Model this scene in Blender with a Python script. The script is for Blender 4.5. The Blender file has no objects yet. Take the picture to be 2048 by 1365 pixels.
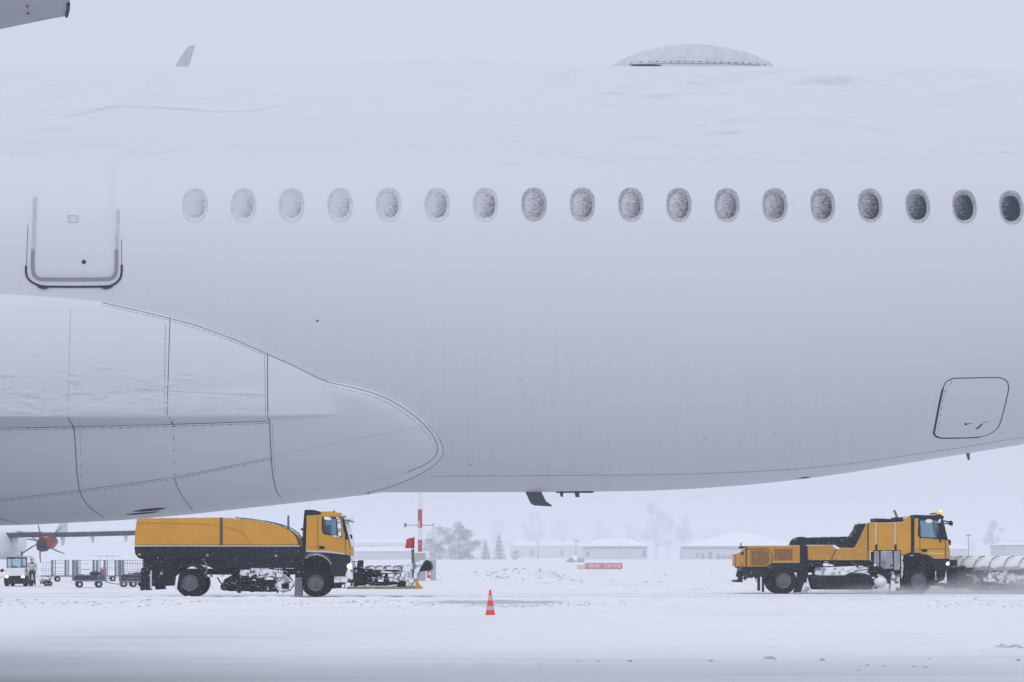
import bpy, bmesh, math, random
import numpy as np
from mathutils import Vector, Matrix
from mathutils.bvhtree import BVHTree
R_ = math.radians
S = bpy.context.scene
COL = S.collection

# ------------------------------------------------------------------ camera
F, HZ, CH = 5042.0, 1112.0, 1.8        # focal length and horizon row in photo pixels, eye height
cam = bpy.data.cameras.new('camera'); camo = bpy.data.objects.new('camera', cam); COL.objects.link(camo)
camo.location = (0, 0, CH); camo.rotation_euler = (R_(90), 0, 0)
cam.sensor_width = 36; cam.sensor_fit = 'HORIZONTAL'; cam.lens = 36 * F / 2048
cam.shift_y = (HZ - 682.5) / 2048; cam.clip_start = 0.5; cam.clip_end = 20000
S.camera = camo
# ------------------------------------------------------------------ world, sun, exposure
w = bpy.data.worlds.new('World'); S.world = w; w.use_nodes = True
nt = w.node_tree; nt.nodes.clear()
def wn(t): return nt.nodes.new(t)
out = wn('ShaderNodeOutputWorld'); bg = wn('ShaderNodeBackground'); nt.links.new(bg.outputs[0], out.inputs[0])
sky = wn('ShaderNodeTexSky'); sky.sky_type = 'NISHITA'; sky.sun_disc = False
sky.sun_elevation = R_(38); sky.sun_rotation = R_(200); sky.dust_density = 6; sky.ozone_density = 2
tc = wn('ShaderNodeTexCoord'); sx = wn('ShaderNodeSeparateXYZ'); nt.links.new(tc.outputs['Generated'], sx.inputs[0])
mr = wn('ShaderNodeMapRange'); nt.links.new(sx.outputs[2], mr.inputs[0])
mr.inputs[1].default_value = 0.15; mr.inputs[2].default_value = 1.0
oc = wn('ShaderNodeMix'); oc.data_type = 'RGBA'; nt.links.new(mr.outputs[0], oc.inputs[0])
oc.inputs[6].default_value = (6.20, 6.60, 8.05, 1); oc.inputs[7].default_value = (8.6, 9.05, 10.5, 1)
mx = wn('ShaderNodeMix'); mx.data_type = 'RGBA'; mx.inputs[0].default_value = 0.95
nt.links.new(sky.outputs[0], mx.inputs[6]); nt.links.new(oc.outputs[2], mx.inputs[7])
nt.links.new(mx.outputs[2], bg.inputs[0]); bg.inputs[1].default_value = 0.1
sl = bpy.data.lights.new('sun', 'SUN'); sl.energy = 0.6; sl.angle = R_(35); sl.color = (1, 0.97, 0.93)
so = bpy.data.objects.new('sun', sl); COL.objects.link(so)
so.rotation_euler = (R_(52), 0, R_(-20)); so.location = (0, 0, 60)
S.view_settings.view_transform = 'Standard'; S.view_settings.look = 'None'
S.view_settings.gamma = 1; S.view_settings.exposure = 0.05
S.cycles.use_denoising = True
S.cycles.max_bounces = 6; S.cycles.diffuse_bounces = 3; S.cycles.glossy_bounces = 3
S.cycles.transparent_max_bounces = 12; S.cycles.volume_bounces = 1; S.cycles.transmission_bounces = 4

# ------------------------------------------------------------------ tools
def PX(px, py, Y):
    return Vector(((px - 1024) * Y / F, Y, CH - (py - HZ) * Y / F))
def tag(o, label=None, cat=None, group=None, kind=None):
    if label: o['label'] = label
    if cat: o['category'] = cat
    if group: o['group'] = group
    if kind: o['kind'] = kind
    return o
def empty(name, loc=(0, 0, 0), rz=0, label=None, cat=None, group=None):
    o = bpy.data.objects.new(name, None); COL.objects.link(o)
    o.location = loc; o.rotation_euler = (0, 0, rz); o.empty_display_size = .3
    return tag(o, label, cat, group)
def copy_tree(o, parent=None):
    c = o.copy(); COL.objects.link(c)
    if parent is not None: c.parent = parent
    for ch in [x for x in o.children]: copy_tree(ch, c)
    return c
class MB:
    def __init__(s): s.v = []; s.f = []
    def add(s, vs, fs):
        b = len(s.v); s.v += [tuple(p) for p in vs]; s.f += [tuple(i + b for i in f) for f in fs]; return s
    def box(s, x0, x1, y0, y1, z0, z1):
        x0, x1 = sorted((x0, x1)); y0, y1 = sorted((y0, y1)); z0, z1 = sorted((z0, z1))
        return s.add([(x0,y0,z0),(x1,y0,z0),(x1,y1,z0),(x0,y1,z0),(x0,y0,z1),(x1,y0,z1),(x1,y1,z1),(x0,y1,z1)],
              [(0,3,2,1),(4,5,6,7),(0,1,5,4),(1,2,6,5),(2,3,7,6),(3,0,4,7)])
    def prism(s, pts, y0, y1, inset=None):
        # pts: (x,z) outline, extruded along y
        if inset is None: inset = 0
        a = sum(pts[i][0]*pts[(i+1)%len(pts)][1]-pts[(i+1)%len(pts)][0]*pts[i][1] for i in range(len(pts)))
        if a < 0: pts = pts[::-1]
        n = len(pts); y0, y1 = sorted((y0, y1))
        vs = [(x, y0, z) for x, z in pts] + [(x, y1, z) for x, z in pts]
        fs = [tuple(range(n)), tuple(range(2*n-1, n-1, -1))] + [(i, i+n, (i+1)%n+n, (i+1)%n) for i in range(n)]
        return s.add(vs, fs)
    def cyl(s, p0, p1, r0, r1=None, n=10, caps=True):
        r1 = r0 if r1 is None else r1
        p0, p1 = Vector(p0), Vector(p1); d = (p1 - p0).normalized()
        u = d.orthogonal().normalized(); v = d.cross(u)
        vs = []
        for p, r in ((p0, r0), (p1, r1)):
            for k in range(n):
                a = 2*math.pi*k/n; vs.append(p + (u*math.cos(a) + v*math.sin(a))*r)
        fs = [(k, (k+1)%n, (k+1)%n+n, k+n) for k in range(n)]
        if caps: fs += [tuple(range(n-1, -1, -1)), tuple(range(n, 2*n))]
        return s.add(vs, fs)
    def tube(s, pts, r, n=8, rs=None):
        pts = [Vector(p) for p in pts]; m = len(pts); vs = []
        for i, p in enumerate(pts):
            d = (pts[min(i+1, m-1)] - pts[max(i-1, 0)]).normalized()
            ref = Vector((0,0,1)) if abs(d.z) < .9 else Vector((0,1,0))
            u = d.cross(ref).normalized(); v = d.cross(u); rr = rs[i] if rs else r
            for k in range(n):
                a = 2*math.pi*k/n; vs.append(p + (u*math.cos(a) + v*math.sin(a))*rr)
        fs = [(i*n+k, i*n+(k+1)%n, (i+1)*n+(k+1)%n, (i+1)*n+k) for i in range(m-1) for k in range(n)]
        fs += [tuple(range(n)), tuple(range(m*n-1, m*n-n-1, -1))]
        return s.add(vs, fs)
    def lathe(s, c, prof, n=32, axis='y'):
        # prof: (radius, along-axis) closed outline
        c = Vector(c); m = len(prof); vs = []
        for k in range(n):
            a = 2*math.pi*k/n; ca, sa = math.cos(a), math.sin(a)
            for r, t in prof:
                vs.append(c + (Vector((r*ca, t, r*sa)) if axis == 'y' else Vector((t, r*ca, r*sa)) if axis == 'x' else Vector((r*ca, r*sa, t))))
        fs = [(k*m+i, k*m+(i+1)%m, ((k+1)%n)*m+(i+1)%m, ((k+1)%n)*m+i) for k in range(n) for i in range(m)]
        return s.add(vs, fs)
    def blob(s, c, r, seed=0, n=8, jit=.25):
        rnd = random.Random(seed); c = Vector(c); vs = []; m = n//2
        for i in range(1, m):
            t = math.pi*i/m
            for k in range(n):
                a = 2*math.pi*k/n; j = 1 + rnd.uniform(-jit, jit)
                vs.append(c + Vector((math.sin(t)*math.cos(a)*r[0], math.sin(t)*math.sin(a)*r[1], math.cos(t)*r[2]))*j)
        vs += [c + Vector((0,0,r[2])), c - Vector((0,0,r[2]))]; T = len(vs)-2
        fs = [(i*n+k, (i+1)*n+k, (i+1)*n+(k+1)%n, i*n+(k+1)%n) for i in range(m-2) for k in range(n)]
        fs += [(T, k, (k+1)%n) for k in range(n)] + [(T+1, (m-2)*n+(k+1)%n, (m-2)*n+k) for k in range(n)]
        return s.add(vs, fs)
    def build(s, name, mat, parent=None, smooth=False, bevel=0, loc=None, angle=35):
        me = bpy.data.meshes.new(name); me.from_pydata(s.v, [], s.f); me.materials.append(mat); me.validate()
        bm = bmesh.new(); bm.from_mesh(me); bmesh.ops.recalc_face_normals(bm, faces=bm.faces)
        bm.to_mesh(me); bm.free()
        if smooth:
            me.polygons.foreach_set('use_smooth', [True]*len(me.polygons))
            try: me.set_sharp_from_angle(angle=R_(angle))
            except Exception: pass
        o = bpy.data.objects.new(name, me); COL.objects.link(o)
        if parent is not None: o.parent = parent
        if loc is not None: o.location = loc
        if bevel:
            b = o.modifiers.new('bevel', 'BEVEL'); b.width = bevel; b.segments = 2; b.limit_method = 'ANGLE'; b.angle_limit = R_(35)
            b.harden_normals = False
        return o
# ------------------------------------------------------------------ numpy noise
def vnoise(x, y, seed=0):
    xi = np.floor(x).astype(np.int64); yi = np.floor(y).astype(np.int64); xf = x-xi; yf = y-yi
    def h(a, b):
        n = (a*374761393 + b*668265263 + (int(seed)*144269504 & 0x7FFFFFFF)) & 0xFFFFFFFF
        n = ((n ^ (n >> 13)) * 1274126177) & 0xFFFFFFFF; n = n ^ (n >> 16)
        return (n & 0xFFFF)/65535.0
    u = xf*xf*(3-2*xf); v = yf*yf*(3-2*yf)
    return (h(xi, yi)*(1-u)+h(xi+1, yi)*u)*(1-v)+(h(xi, yi+1)*(1-u)+h(xi+1, yi+1)*u)*v
def fbm(x, y, o=4, seed=0):
    t = 0; a = .5; s = 0
    for i in range(o):
        t = t + a*vnoise(x*2**i, y*2**i, seed+i*17); s += a; a *= .5
    return t/s
def sstep(a, b, x):
    t = np.clip((x-a)/(b-a), 0, 1); return t*t*(3-2*t)
# ------------------------------------------------------------------ materials
def mat(name, col, rough=.5, metal=0, spec=.5, noise=None, bump=None, snow=None, emis=None, speck=None):
    """noise: (scale, amount, (sx,sy,sz)) tint variation; bump: (scale, strength, dist, (sx,sy,sz));
    snow: (upward start, cover noise scale, extra cover) settled snow; speck: (scale, threshold) snow grains stuck on."""
    m = bpy.data.materials.new(name); m.use_nodes = True; t = m.node_tree; N = t.nodes; L = t.links
    p = N['Principled BSDF']; p.inputs['Roughness'].default_value = rough; p.inputs['Metallic'].default_value = metal
    p.inputs['Specular IOR Level'].default_value = spec
    rgb = N.new('ShaderNodeRGB'); rgb.outputs[0].default_value = (*col, 1); c = rgb.outputs[0]
    geo = N.new('ShaderNodeNewGeometry'); 
    def tex(scale, st=(1,1,1), det=4):
        mp = N.new('ShaderNodeMapping'); mp.inputs['Scale'].default_value = st; L.new(geo.outputs['Position'], mp.inputs[0])
        n = N.new('ShaderNodeTexNoise'); n.inputs['Scale'].default_value = scale; n.inputs['Detail'].default_value = det
        L.new(mp.outputs[0], n.inputs['Vector']); return n.outputs['Fac']
    if noise:
        n = tex(noise[0], noise[2] if len(noise) > 2 else (1,1,1))
        r = N.new('ShaderNodeMapRange'); L.new(n, r.inputs[0]); r.inputs[1].default_value = .3; r.inputs[2].default_value = .7
        r.inputs[3].default_value = 1-noise[1]; r.inputs[4].default_value = 1+noise[1]*.5
        v = N.new('ShaderNodeVectorMath'); v.operation = 'SCALE'; L.new(c, v.inputs[0]); L.new(r.outputs[0], v.inputs['Scale']); c = v.outputs[0]
    if snow or speck:
        fac = None
        if snow:
            sp = N.new('ShaderNodeSeparateXYZ'); L.new(geo.outputs['Normal'], sp.inputs[0])
            n = tex(snow[1], det=6)
            a = N.new('ShaderNodeMath'); a.operation = 'ADD'; L.new(sp.outputs[2], a.inputs[0])
            s2 = N.new('ShaderNodeMath'); s2.operation = 'MULTIPLY_ADD'; L.new(n, s2.inputs[0]); s2.inputs[1].default_value = 2.2; s2.inputs[2].default_value = -1.1+snow[2]
            L.new(s2.outputs[0], a.inputs[1])
            r = N.new('ShaderNodeMapRange'); r.interpolation_type = 'SMOOTHSTEP'; L.new(a.outputs[0], r.inputs[0])
            r.inputs[1].default_value = snow[0]; r.inputs[2].default_value = snow[0]+.25; fac = r.outputs[0]
        if speck:
            n = tex(speck[0], det=2)
            r = N.new('ShaderNodeMapRange'); L.new(n, r.inputs[0]); r.inputs[1].default_value = speck[1]; r.inputs[2].default_value = speck[1]+.06
            r.inputs[4].default_value = .8
            if fac is None: fac = r.outputs[0]
            else:
                a = N.new('ShaderNodeMath'); a.operation = 'MAXIMUM'; L.new(fac, a.inputs[0]); L.new(r.outputs[0], a.inputs[1]); fac = a.outputs[0]
        mxn = N.new('ShaderNodeMix'); mxn.data_type = 'RGBA'; L.new(fac, mxn.inputs[0]); L.new(c, mxn.inputs[6]); mxn.inputs[7].default_value = (.8,.82,.86,1); c = mxn.outputs[2]
        mr2 = N.new('ShaderNodeMix'); mr2.data_type = 'FLOAT'; L.new(fac, mr2.inputs[0]); mr2.inputs[2].default_value = rough; mr2.inputs[3].default_value = .9
        L.new(mr2.outputs[0], p.inputs['Roughness'])
    L.new(c, p.inputs['Base Color'])
    if bump:
        n = tex(bump[0], bump[3] if len(bump) > 3 else (1,1,1), 5)
        b = N.new('ShaderNodeBump'); b.inputs['Strength'].default_value = bump[1]; b.inputs['Distance'].default_value = bump[2]
        L.new(n, b.inputs['Height']); L.new(b.outputs[0], p.inputs['Normal'])
    if emis:
        p.inputs['Emission Color'].default_value = (*emis[0], 1); p.inputs['Emission Strength'].default_value = emis[1]
    return m
M = {}
M['yellow'] = mat('yellow_paint', (.59,.272,.003), .5, noise=(1.3,.10), snow=(.75,6,.1), speck=(22,.69))
M['yellow2'] = mat('yellow_paint_dusted', (.52,.238,.004), .55, noise=(1.3,.18), snow=(.7,6,.15), speck=(16,.66))
M['grille'] = mat('grille_brown', (.12,.06,.015), .6, speck=(18,.66))
M['black'] = mat('black_metal', (.006,.008,.014), .6, spec=.12, snow=(1.0,5,.15), speck=(14,.70))
M['dgreen'] = mat('dark_green_metal', (.006,.013,.018), .5, spec=.15, snow=(1.1,5,0), speck=(13,.70))
M['chassis'] = mat('chassis_black', (.006,.008,.013), .7, spec=.1, snow=(.75,4,.2), speck=(9,.67))
M['crust'] = mat('snow_crusted_metal', (.05,.05,.065), .8, snow=(.05,4.5,.25), speck=(7,.60), bump=(9,.6,.05))
M['crustw'] = mat('heavy_snow_crust', (.32,.32,.37), .85, snow=(.05,4.2,.25), bump=(6,.7,.06))
M['brush'] = mat('brush_bristles', (.018,.018,.028), .9, spec=.1, noise=(6,.5,(1,1,.3)), speck=(10,.68), bump=(14,.8,.05))
M['tyre'] = mat('tyre_rubber', (.007,.008,.012), .85, spec=.15, bump=(14,.5,.02), speck=(8,.70))
M['rim'] = mat('rim_grey', (.17,.17,.20), .55, metal=.3, noise=(8,.4))
M['silver'] = mat('grey_tank_metal', (.30,.31,.35), .5, metal=.3, noise=(2,.2), snow=(.7,5,.2), speck=(12,.66))
M['trim'] = mat('pale_trim', (.55,.53,.58), .7)
M['snow'] = mat('snow', (.84,.85,.88), .9, bump=(5,.5,.03))
M['white'] = mat('white_paint', (.72,.73,.75), .4, snow=(.8,5,.1))
M['red'] = mat('red_cloth', (.50,.035,.04), .8)
M['red_paint'] = mat('red_paint', (.45,.08,.10), .6, speck=(6,.66))
M['seam'] = mat('dark_seam', (.055,.056,.068), .8)
M['seamlight'] = mat('faint_seam', (.22,.225,.25), .8)
M['graymetal'] = mat('grey_metal', (.13,.14,.16), .5, noise=(3,.15))
M['seat'] = mat('dark_upholstery', (.03,.035,.045), .8)
M['lamp_on'] = mat('lit_headlight', (.9,.8,.5), .3, emis=((1,.85,.45), 2.2))
M['lamp_dim'] = mat('headlight_glass', (.7,.66,.5), .2, emis=((1,.85,.5), .35))
M['amber'] = mat('amber_beacon', (.8,.3,.05), .3, emis=((1,.38,.06), .7))
M['amber_hot'] = mat('amber_beacon_bulb', (1,.7,.3), .3, emis=((1,.75,.4), 3))
M['marker'] = mat('marker_lamp', (.6,.35,.12), .3)
M['rearlamp'] = mat('rear_lamp', (.45,.04,.03), .35)
M['orange'] = mat('orange_cone', (.85,.045,.015), .5)
M['reflect'] = mat('grey_reflective_band', (.42,.45,.52), .45)
M['bluelug'] = mat('blue_fabric', (.03,.09,.15), .7)
M['darklug'] = mat('dark_fabric', (.02,.02,.035), .7)
M['navylug'] = mat('navy_fabric', (.02,.03,.07), .7)
M['pinklug'] = mat('mauve_shell', (.30,.17,.24), .5)
M['cart'] = mat('galvanised_steel', (.16,.18,.21), .5, metal=.3, snow=(.8,4,.2))
M['hivis'] = mat('high_visibility_yellow', (.50,.62,.10), .7)
M['jacket'] = mat('pale_grey_jacket', (.42,.45,.46), .8)
M['skin'] = mat('skin', (.45,.26,.20), .6)
M['trousers'] = mat('dark_trousers', (.02,.025,.04), .8)
M['hood'] = mat('white_fur_hood', (.65,.62,.64), .9)
M['flake'] = mat('snowflake', (.9,.91,.94), .9)
def glass_mat(name, tint, fac):
    m = bpy.data.materials.new(name); m.use_nodes = True; t = m.node_tree; N = t.nodes; L = t.links
    o = N['Material Output']; N.remove(N['Principled BSDF'])
    tr = N.new('ShaderNodeBsdfTransparent'); tr.inputs[0].default_value = (*tint, 1)
    g = N.new('ShaderNodeBsdfGlossy'); g.inputs[0].default_value = (.9,.95,1,1); g.inputs[1].default_value = .05
    mx = N.new('ShaderNodeMixShader'); mx.inputs[0].default_value = fac
    L.new(tr.outputs[0], mx.inputs[1]); L.new(g.outputs[0], mx.inputs[2]); L.new(mx.outputs[0], o.inputs[0]); return m
M['glass'] = glass_mat('tinted_glass', (.62,.74,.78), .12)
# ================================================================== GROUND
def axis_pts(lo, hi, step, lim_lo, lim_hi, grow=1.18):
    a = list(np.arange(lo, hi+1e-6, step)); d = step
    while a[-1] < lim_hi: d *= grow; a.append(a[-1]+d)
    d = step; b = []
    x = lo
    while x > lim_lo: d *= grow; x -= d; b.append(x)
    return np.array(b[::-1]+a)
def ground_h(X, Y):
    near = 1-sstep(300, 700, Y)
    h = .05*(fbm(X*.05, Y*.12, 3, 3)-.5)*near
    h += .018*(fbm(X*.7, Y*.5, 3, 5)-.5)*near
    def row(yc, wd, amp, seed, thr=.45, wob=2.0):
        c = yc + wob*(fbm(X*.045, X*0+seed, 3, seed)-.5)*2
        e = np.exp(-((Y-c)/wd)**2)
        n = fbm(X*1.6, Y*1.6, 4, seed+1); patch = sstep(thr-.12, thr+.12, fbm(X*.11, Y*.05, 2, seed+2))
        return e*(n**1.5)*amp*(.25+patch)
    g = row(89.5, 2.2, .38, 11)*(1-.85*np.exp(-((X+.4)/2.8)**2)) + row(95, 1.5, .06, 12, .5) + row(104, 3, .20, 13, .52) + (row(131, 3, .42, 14, .46) + row(150, 4, .50, 15, .46))*sstep(-21, -14, X)
    g += row(190, 7, .45, 16, .48)*sstep(-32,-24,X) + row(235, 10, .5, 17, .5) + row(48, 2.5, .05, 18, .5) + row(43, 1.5, .04, 19, .5)
    # heap of ploughed snow in mid distance
    for hx, hy, rx, ry, hh in ((-1.3, 172, 3.4, 6, .75), (2.2, 176, 2.2, 5, .7), (-3.5, 160, 3.5, 4, .35)):
        g += hh*np.exp(-((X-hx)/rx)**2-((Y-hy)/ry)**2)*(.3+1.2*fbm(X*1.1, Y*.9, 4, 21))
    # pressed wheel tracks under the two trucks
    for yc in (112.2, 114.2, 121.2, 123.2):
        g -= .05*np.exp(-((Y-yc)/.35)**2)
    return h+g*near - .02
def build_ground():
    xs = axis_pts(-27, 27, .16, -5200, 5200); ys = axis_pts(30, 134, .16, -250, 5600, 1.06)
    X, Y = np.meshgrid(xs, ys); Z = ground_h(X, Y)
    co = np.stack([X, Y, Z], -1).reshape(-1, 3); ny, nx = X.shape
    idx = np.arange(ny*nx).reshape(ny, nx)
    q = np.stack([idx[:-1,:-1], idx[:-1,1:], idx[1:,1:], idx[1:,:-1]], -1).reshape(-1, 4)
    return mesh_np('snow_ground', co, q, None)
def mesh_np(name, co, q, m, smooth=True, parent=None, normals=None):
    me = bpy.data.meshes.new(name); me.vertices.add(len(co)); me.vertices.foreach_set('co', np.asarray(co, np.float32).ravel())
    nf = len(q); k = q.shape[1]; me.loops.add(nf*k); me.polygons.add(nf)
    me.loops.foreach_set('vertex_index', q.astype(np.int32).ravel())
    me.polygons.foreach_set('loop_start', np.arange(nf, dtype=np.int32)*k)
    me.polygons.foreach_set('loop_total', np.full(nf, k, np.int32))
    me.polygons.foreach_set('use_smooth', np.full(nf, smooth)); me.update(calc_edges=True)
    if m: me.materials.append(m)
    if normals is not None:
        me.normals_split_custom_set_from_vertices([tuple(n) for n in normals])
    o = bpy.data.objects.new(name, me); COL.objects.link(o)
    if parent is not None: o.parent = parent
    return o
def ground_mat():
    m = bpy.data.materials.new('packed_snow'); m.use_nodes = True; t = m.node_tree; N = t.nodes; L = t.links; p = N['Principled BSDF']
    p.inputs['Roughness'].default_value = .75; p.inputs['Specular IOR Level'].default_value = .25
    geo = N.new('ShaderNodeNewGeometry')
    def tex(scale, st, det=5):
        mp = N.new('ShaderNodeMapping'); mp.inputs['Scale'].default_value = st; L.new(geo.outputs['Position'], mp.inputs[0])
        n = N.new('ShaderNodeTexNoise'); n.inputs['Scale'].default_value = scale; n.inputs['Detail'].default_value = det; n.inputs['Roughness'].default_value = .6
        L.new(mp.outputs[0], n.inputs['Vector']); return n.outputs['Fac']
    def mrange(x, a, b, c=0, d=1):
        r = N.new('ShaderNodeMapRange'); r.interpolation_type = 'SMOOTHSTEP'; L.new(x, r.inputs[0])
        for i, v in enumerate((a, b, c, d)): r.inputs[i+1].default_value = v
        return r.outputs[0]
    def math_(op, a, b):
        q = N.new('ShaderNodeMath'); q.operation = op
        for i, v in enumerate((a, b)):
            if isinstance(v, (int, float)): q.inputs[i].default_value = v
            else: L.new(v, q.inputs[i])
        return q.outputs[0]
    streak = mrange(tex(.35, (.25,1.6,1)), .52, .72)
    grit = mrange(tex(2.2, (.5,1,1), 6), .60, .72)
    sp = N.new('ShaderNodeSeparateXYZ'); L.new(geo.outputs['Position'], sp.inputs[0])
    # bare icy patch behind the cone (world position) and worn lane under the trucks
    dx = math_('DIVIDE', math_('SUBTRACT', sp.outputs[0], -.6), 2.9); dy = math_('DIVIDE', math_('SUBTRACT', sp.outputs[1], 98.5), 4.2)
    d = math_('SQRT', math_('ADD', math_('MULTIPLY', dx, dx), math_('MULTIPLY', dy, dy)), 0)
    patch = mrange(math_('ADD', d, math_('MULTIPLY', tex(.9, (1,.5,1)), .9)), 1.20, 1.70, 1, 0)
    ground_shade = math_('MULTIPLY', mrange(math_('ADD', math_('ABSOLUTE', math_('SUBTRACT', sp.outputs[1], 31), 0), math_('MULTIPLY', tex(.5,(.4,1,1)), 3)), 5.5, 11.0, 1, 0), mrange(sp.outputs[0], -9.5, -2, 1, .12))  # ground darkened under the airliner, added to dim the bounce onto its belly
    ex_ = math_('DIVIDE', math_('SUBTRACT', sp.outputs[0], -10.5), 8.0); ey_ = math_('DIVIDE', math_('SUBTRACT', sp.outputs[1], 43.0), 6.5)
    wing_shade = math_('MULTIPLY', mrange(math_('ADD', math_('SQRT', math_('ADD', math_('MULTIPLY', ex_, ex_), math_('MULTIPLY', ey_, ey_)), 0), math_('MULTIPLY', tex(.6,(.5,1,1)), .4)), .3, 1.25, 1, 0), .50)  # shade of wing and hull painted into the snow at front left
    ground_shade = math_('MAXIMUM', ground_shade, wing_shade)
    lane = math_('MULTIPLY', mrange(math_('ABSOLUTE', math_('SUBTRACT', sp.outputs[1], 117), 0), 4, 9, 1, 0), .45)
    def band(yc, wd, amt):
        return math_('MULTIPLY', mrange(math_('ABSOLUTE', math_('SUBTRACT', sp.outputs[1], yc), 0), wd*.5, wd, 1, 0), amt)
    rut_and_shade = math_('MAXIMUM', math_('MAXIMUM', band(112.4, .6, .5), band(121.4, .6, .45)), math_('MAXIMUM', band(40.5, 2.2, .12), band(114.4,.6,.3)))  # tyre tracks, plus one painted band of the airliner's shade at the front
    f = math_('MAXIMUM', math_('MULTIPLY', streak, math_('ADD', lane, .30)), math_('MULTIPLY', patch, .9))
    f = math_('MAXIMUM', f, math_('MULTIPLY', grit, .34)); f = math_('MAXIMUM', f, rut_and_shade)
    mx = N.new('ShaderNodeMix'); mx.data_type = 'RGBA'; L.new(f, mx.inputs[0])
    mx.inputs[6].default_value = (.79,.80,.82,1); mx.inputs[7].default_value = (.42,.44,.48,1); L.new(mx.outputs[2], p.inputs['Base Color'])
    mxs = N.new('ShaderNodeMix'); mxs.data_type = 'RGBA'; L.new(ground_shade, mxs.inputs[0]); L.new(mx.outputs[2], mxs.inputs[6]); mxs.inputs[7].default_value = (.42,.43,.46,1); L.new(mxs.outputs[2], p.inputs['Base Color'])
    b = N.new('ShaderNodeBump'); b.inputs['Strength'].default_value = .9; b.inputs['Distance'].default_value = .08
    L.new(tex(1.6, (.7,1,1), 8), b.inputs['Height']); L.new(b.outputs[0], p.inputs['Normal'])
    return m
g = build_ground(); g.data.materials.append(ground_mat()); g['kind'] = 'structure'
def gz(x, y): return float(ground_h(np.array([float(x)]), np.array([float(y)]))[0])

# ================================================================== AIRLINER
YC = 36.0
xs_t = np.linspace(-20, 14, 1400)
pxs = xs_t*F/YC+1024
bot = np.interp(pxs, [-3000,900,1150,1300,1400,1500,1600,1716,1875,2048,2300,3000], [985,985,984.5,982,977.5,970,959.5,943.5,917,889,847,725])
top = np.interp(pxs, [-3000,1500,1800,2048,2300,3000], [137,137,138.5,142,148,175])
k_ = np.exp(-np.linspace(-2.5,2.5,61)**2); k_ /= k_.sum()
def smo(a): return np.convolve(np.pad(a, 30, mode='edge'), k_, 'valid')
zb_t = smo(CH-(bot-HZ)*YC/F); zt_t = smo(CH-(top-HZ)*YC/F-.045)
def fR(X): return (np.interp(X, xs_t, zt_t)-np.interp(X, xs_t, zb_t))/2
def fZ(X): return (np.interp(X, xs_t, zt_t)+np.interp(X, xs_t, zb_t))/2
def SF(X, th, off=0):
    r = fR(X)+off; return np.stack([X+0*th, YC-r*np.cos(th), fZ(X)+r*np.sin(th)], -1)
def NF(X, th, fn=None):
    fn = fn or SF; e = 1e-3
    a = fn(X+e, th)-fn(X-e, th); b = fn(X, th+e)-fn(X, th-e); n = np.cross(a, b); return n/np.linalg.norm(n, axis=-1, keepdims=True)
def inv(px, py, off=0.):
    Y = 33.
    for _ in range(12):
        X = (px-1024)*Y/F; z = CH-(py-HZ)*Y/F; r = fR(X)+off
        s = max(-1, min(1, (z-fZ(X))/r)); th = math.asin(s); Y = YC-r*math.cos(th)
    return float(X), float(th)
liner = empty('airliner', (0, YC, 0), 0, 'huge snow dusted white airliner whose rear fuselage fills the picture', 'airliner')
def child(o, parent):
    o.parent = parent; o.location = tuple(Vector(o.location)-Vector(root_loc(parent))); return o
def root_loc(p):
    v = Vector((0,0,0))
    while p is not None: v += p.location; p = p.parent
    return v
# windows
WPX = [390,487,583,680,777,874,971,1068,1165,1262,1358,1454,1550,1645.5,1740.5,1835.5,1929,2023,2115]
WPY = [410.5,410.5,410,410,409.5,409.5,409,409,409,409,409.5,410,410,410.5,411,412,413,415,417]
WC = [inv(x, y) for x, y in zip(WPX, WPY)]
thA = inv(1024, 462)[1]; thB = inv(1024, 356)[1]
thA = min(thA, min(c[1] for c in WC)-.10); thB = max(thB, max(c[1] for c in WC)+.10)
NW = 48
def super_ring(X, th, a, b, rot, sc):
    r = fR(X); out_ = []
    for k in range(NW):
        t = 2*math.pi*k/NW; c, s = math.cos(t), math.sin(t); n = 2.35
        u = a*sc*math.copysign(abs(c)**(2/n), c); v = b*sc*math.copysign(abs(s)**(2/n), s)
        u2 = u*math.cos(rot)-v*math.sin(rot); v2 = u*math.sin(rot)+v*math.cos(rot)
        out_.append((X+u2, th+v2/r))
    return np.array(out_)
vs, fs, nv = [], [], 0
def grid(Xa, Ta, fn, flip=False):
    X, T = np.meshgrid(Xa, Ta); co = fn(X, T); nr = NF(X, T, fn)
    ny, nx = X.shape; idx = np.arange(ny*nx).reshape(ny, nx)
    q = np.stack([idx[:-1,:-1], idx[:-1,1:], idx[1:,1:], idx[1:,:-1]], -1).reshape(-1, 4)
    return co.reshape(-1, 3), nr.reshape(-1, 3), q
parts = []
XL, XR = -17.0, 11.5
parts.append(grid(np.arange(XL, XR+.01, .14), np.linspace(thB, math.pi*2+thA, 150), SF))
xb = [WC[0][0]-.32]+[(WC[i][0]+WC[i+1][0])/2 for i in range(len(WC)-1)]+[WC[-1][0]+.32]
parts.append(grid(np.arange(XL, xb[0], .14).tolist()+[xb[0]], np.linspace(thA, thB, 8), SF))
parts.append(grid([xb[-1]]+np.arange(xb[-1]+.14, XR+.14, .14).clip(max=parts[0][0][:,0].max()).tolist(), np.linspace(thA, thB, 8), SF))
WIN = []
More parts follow.
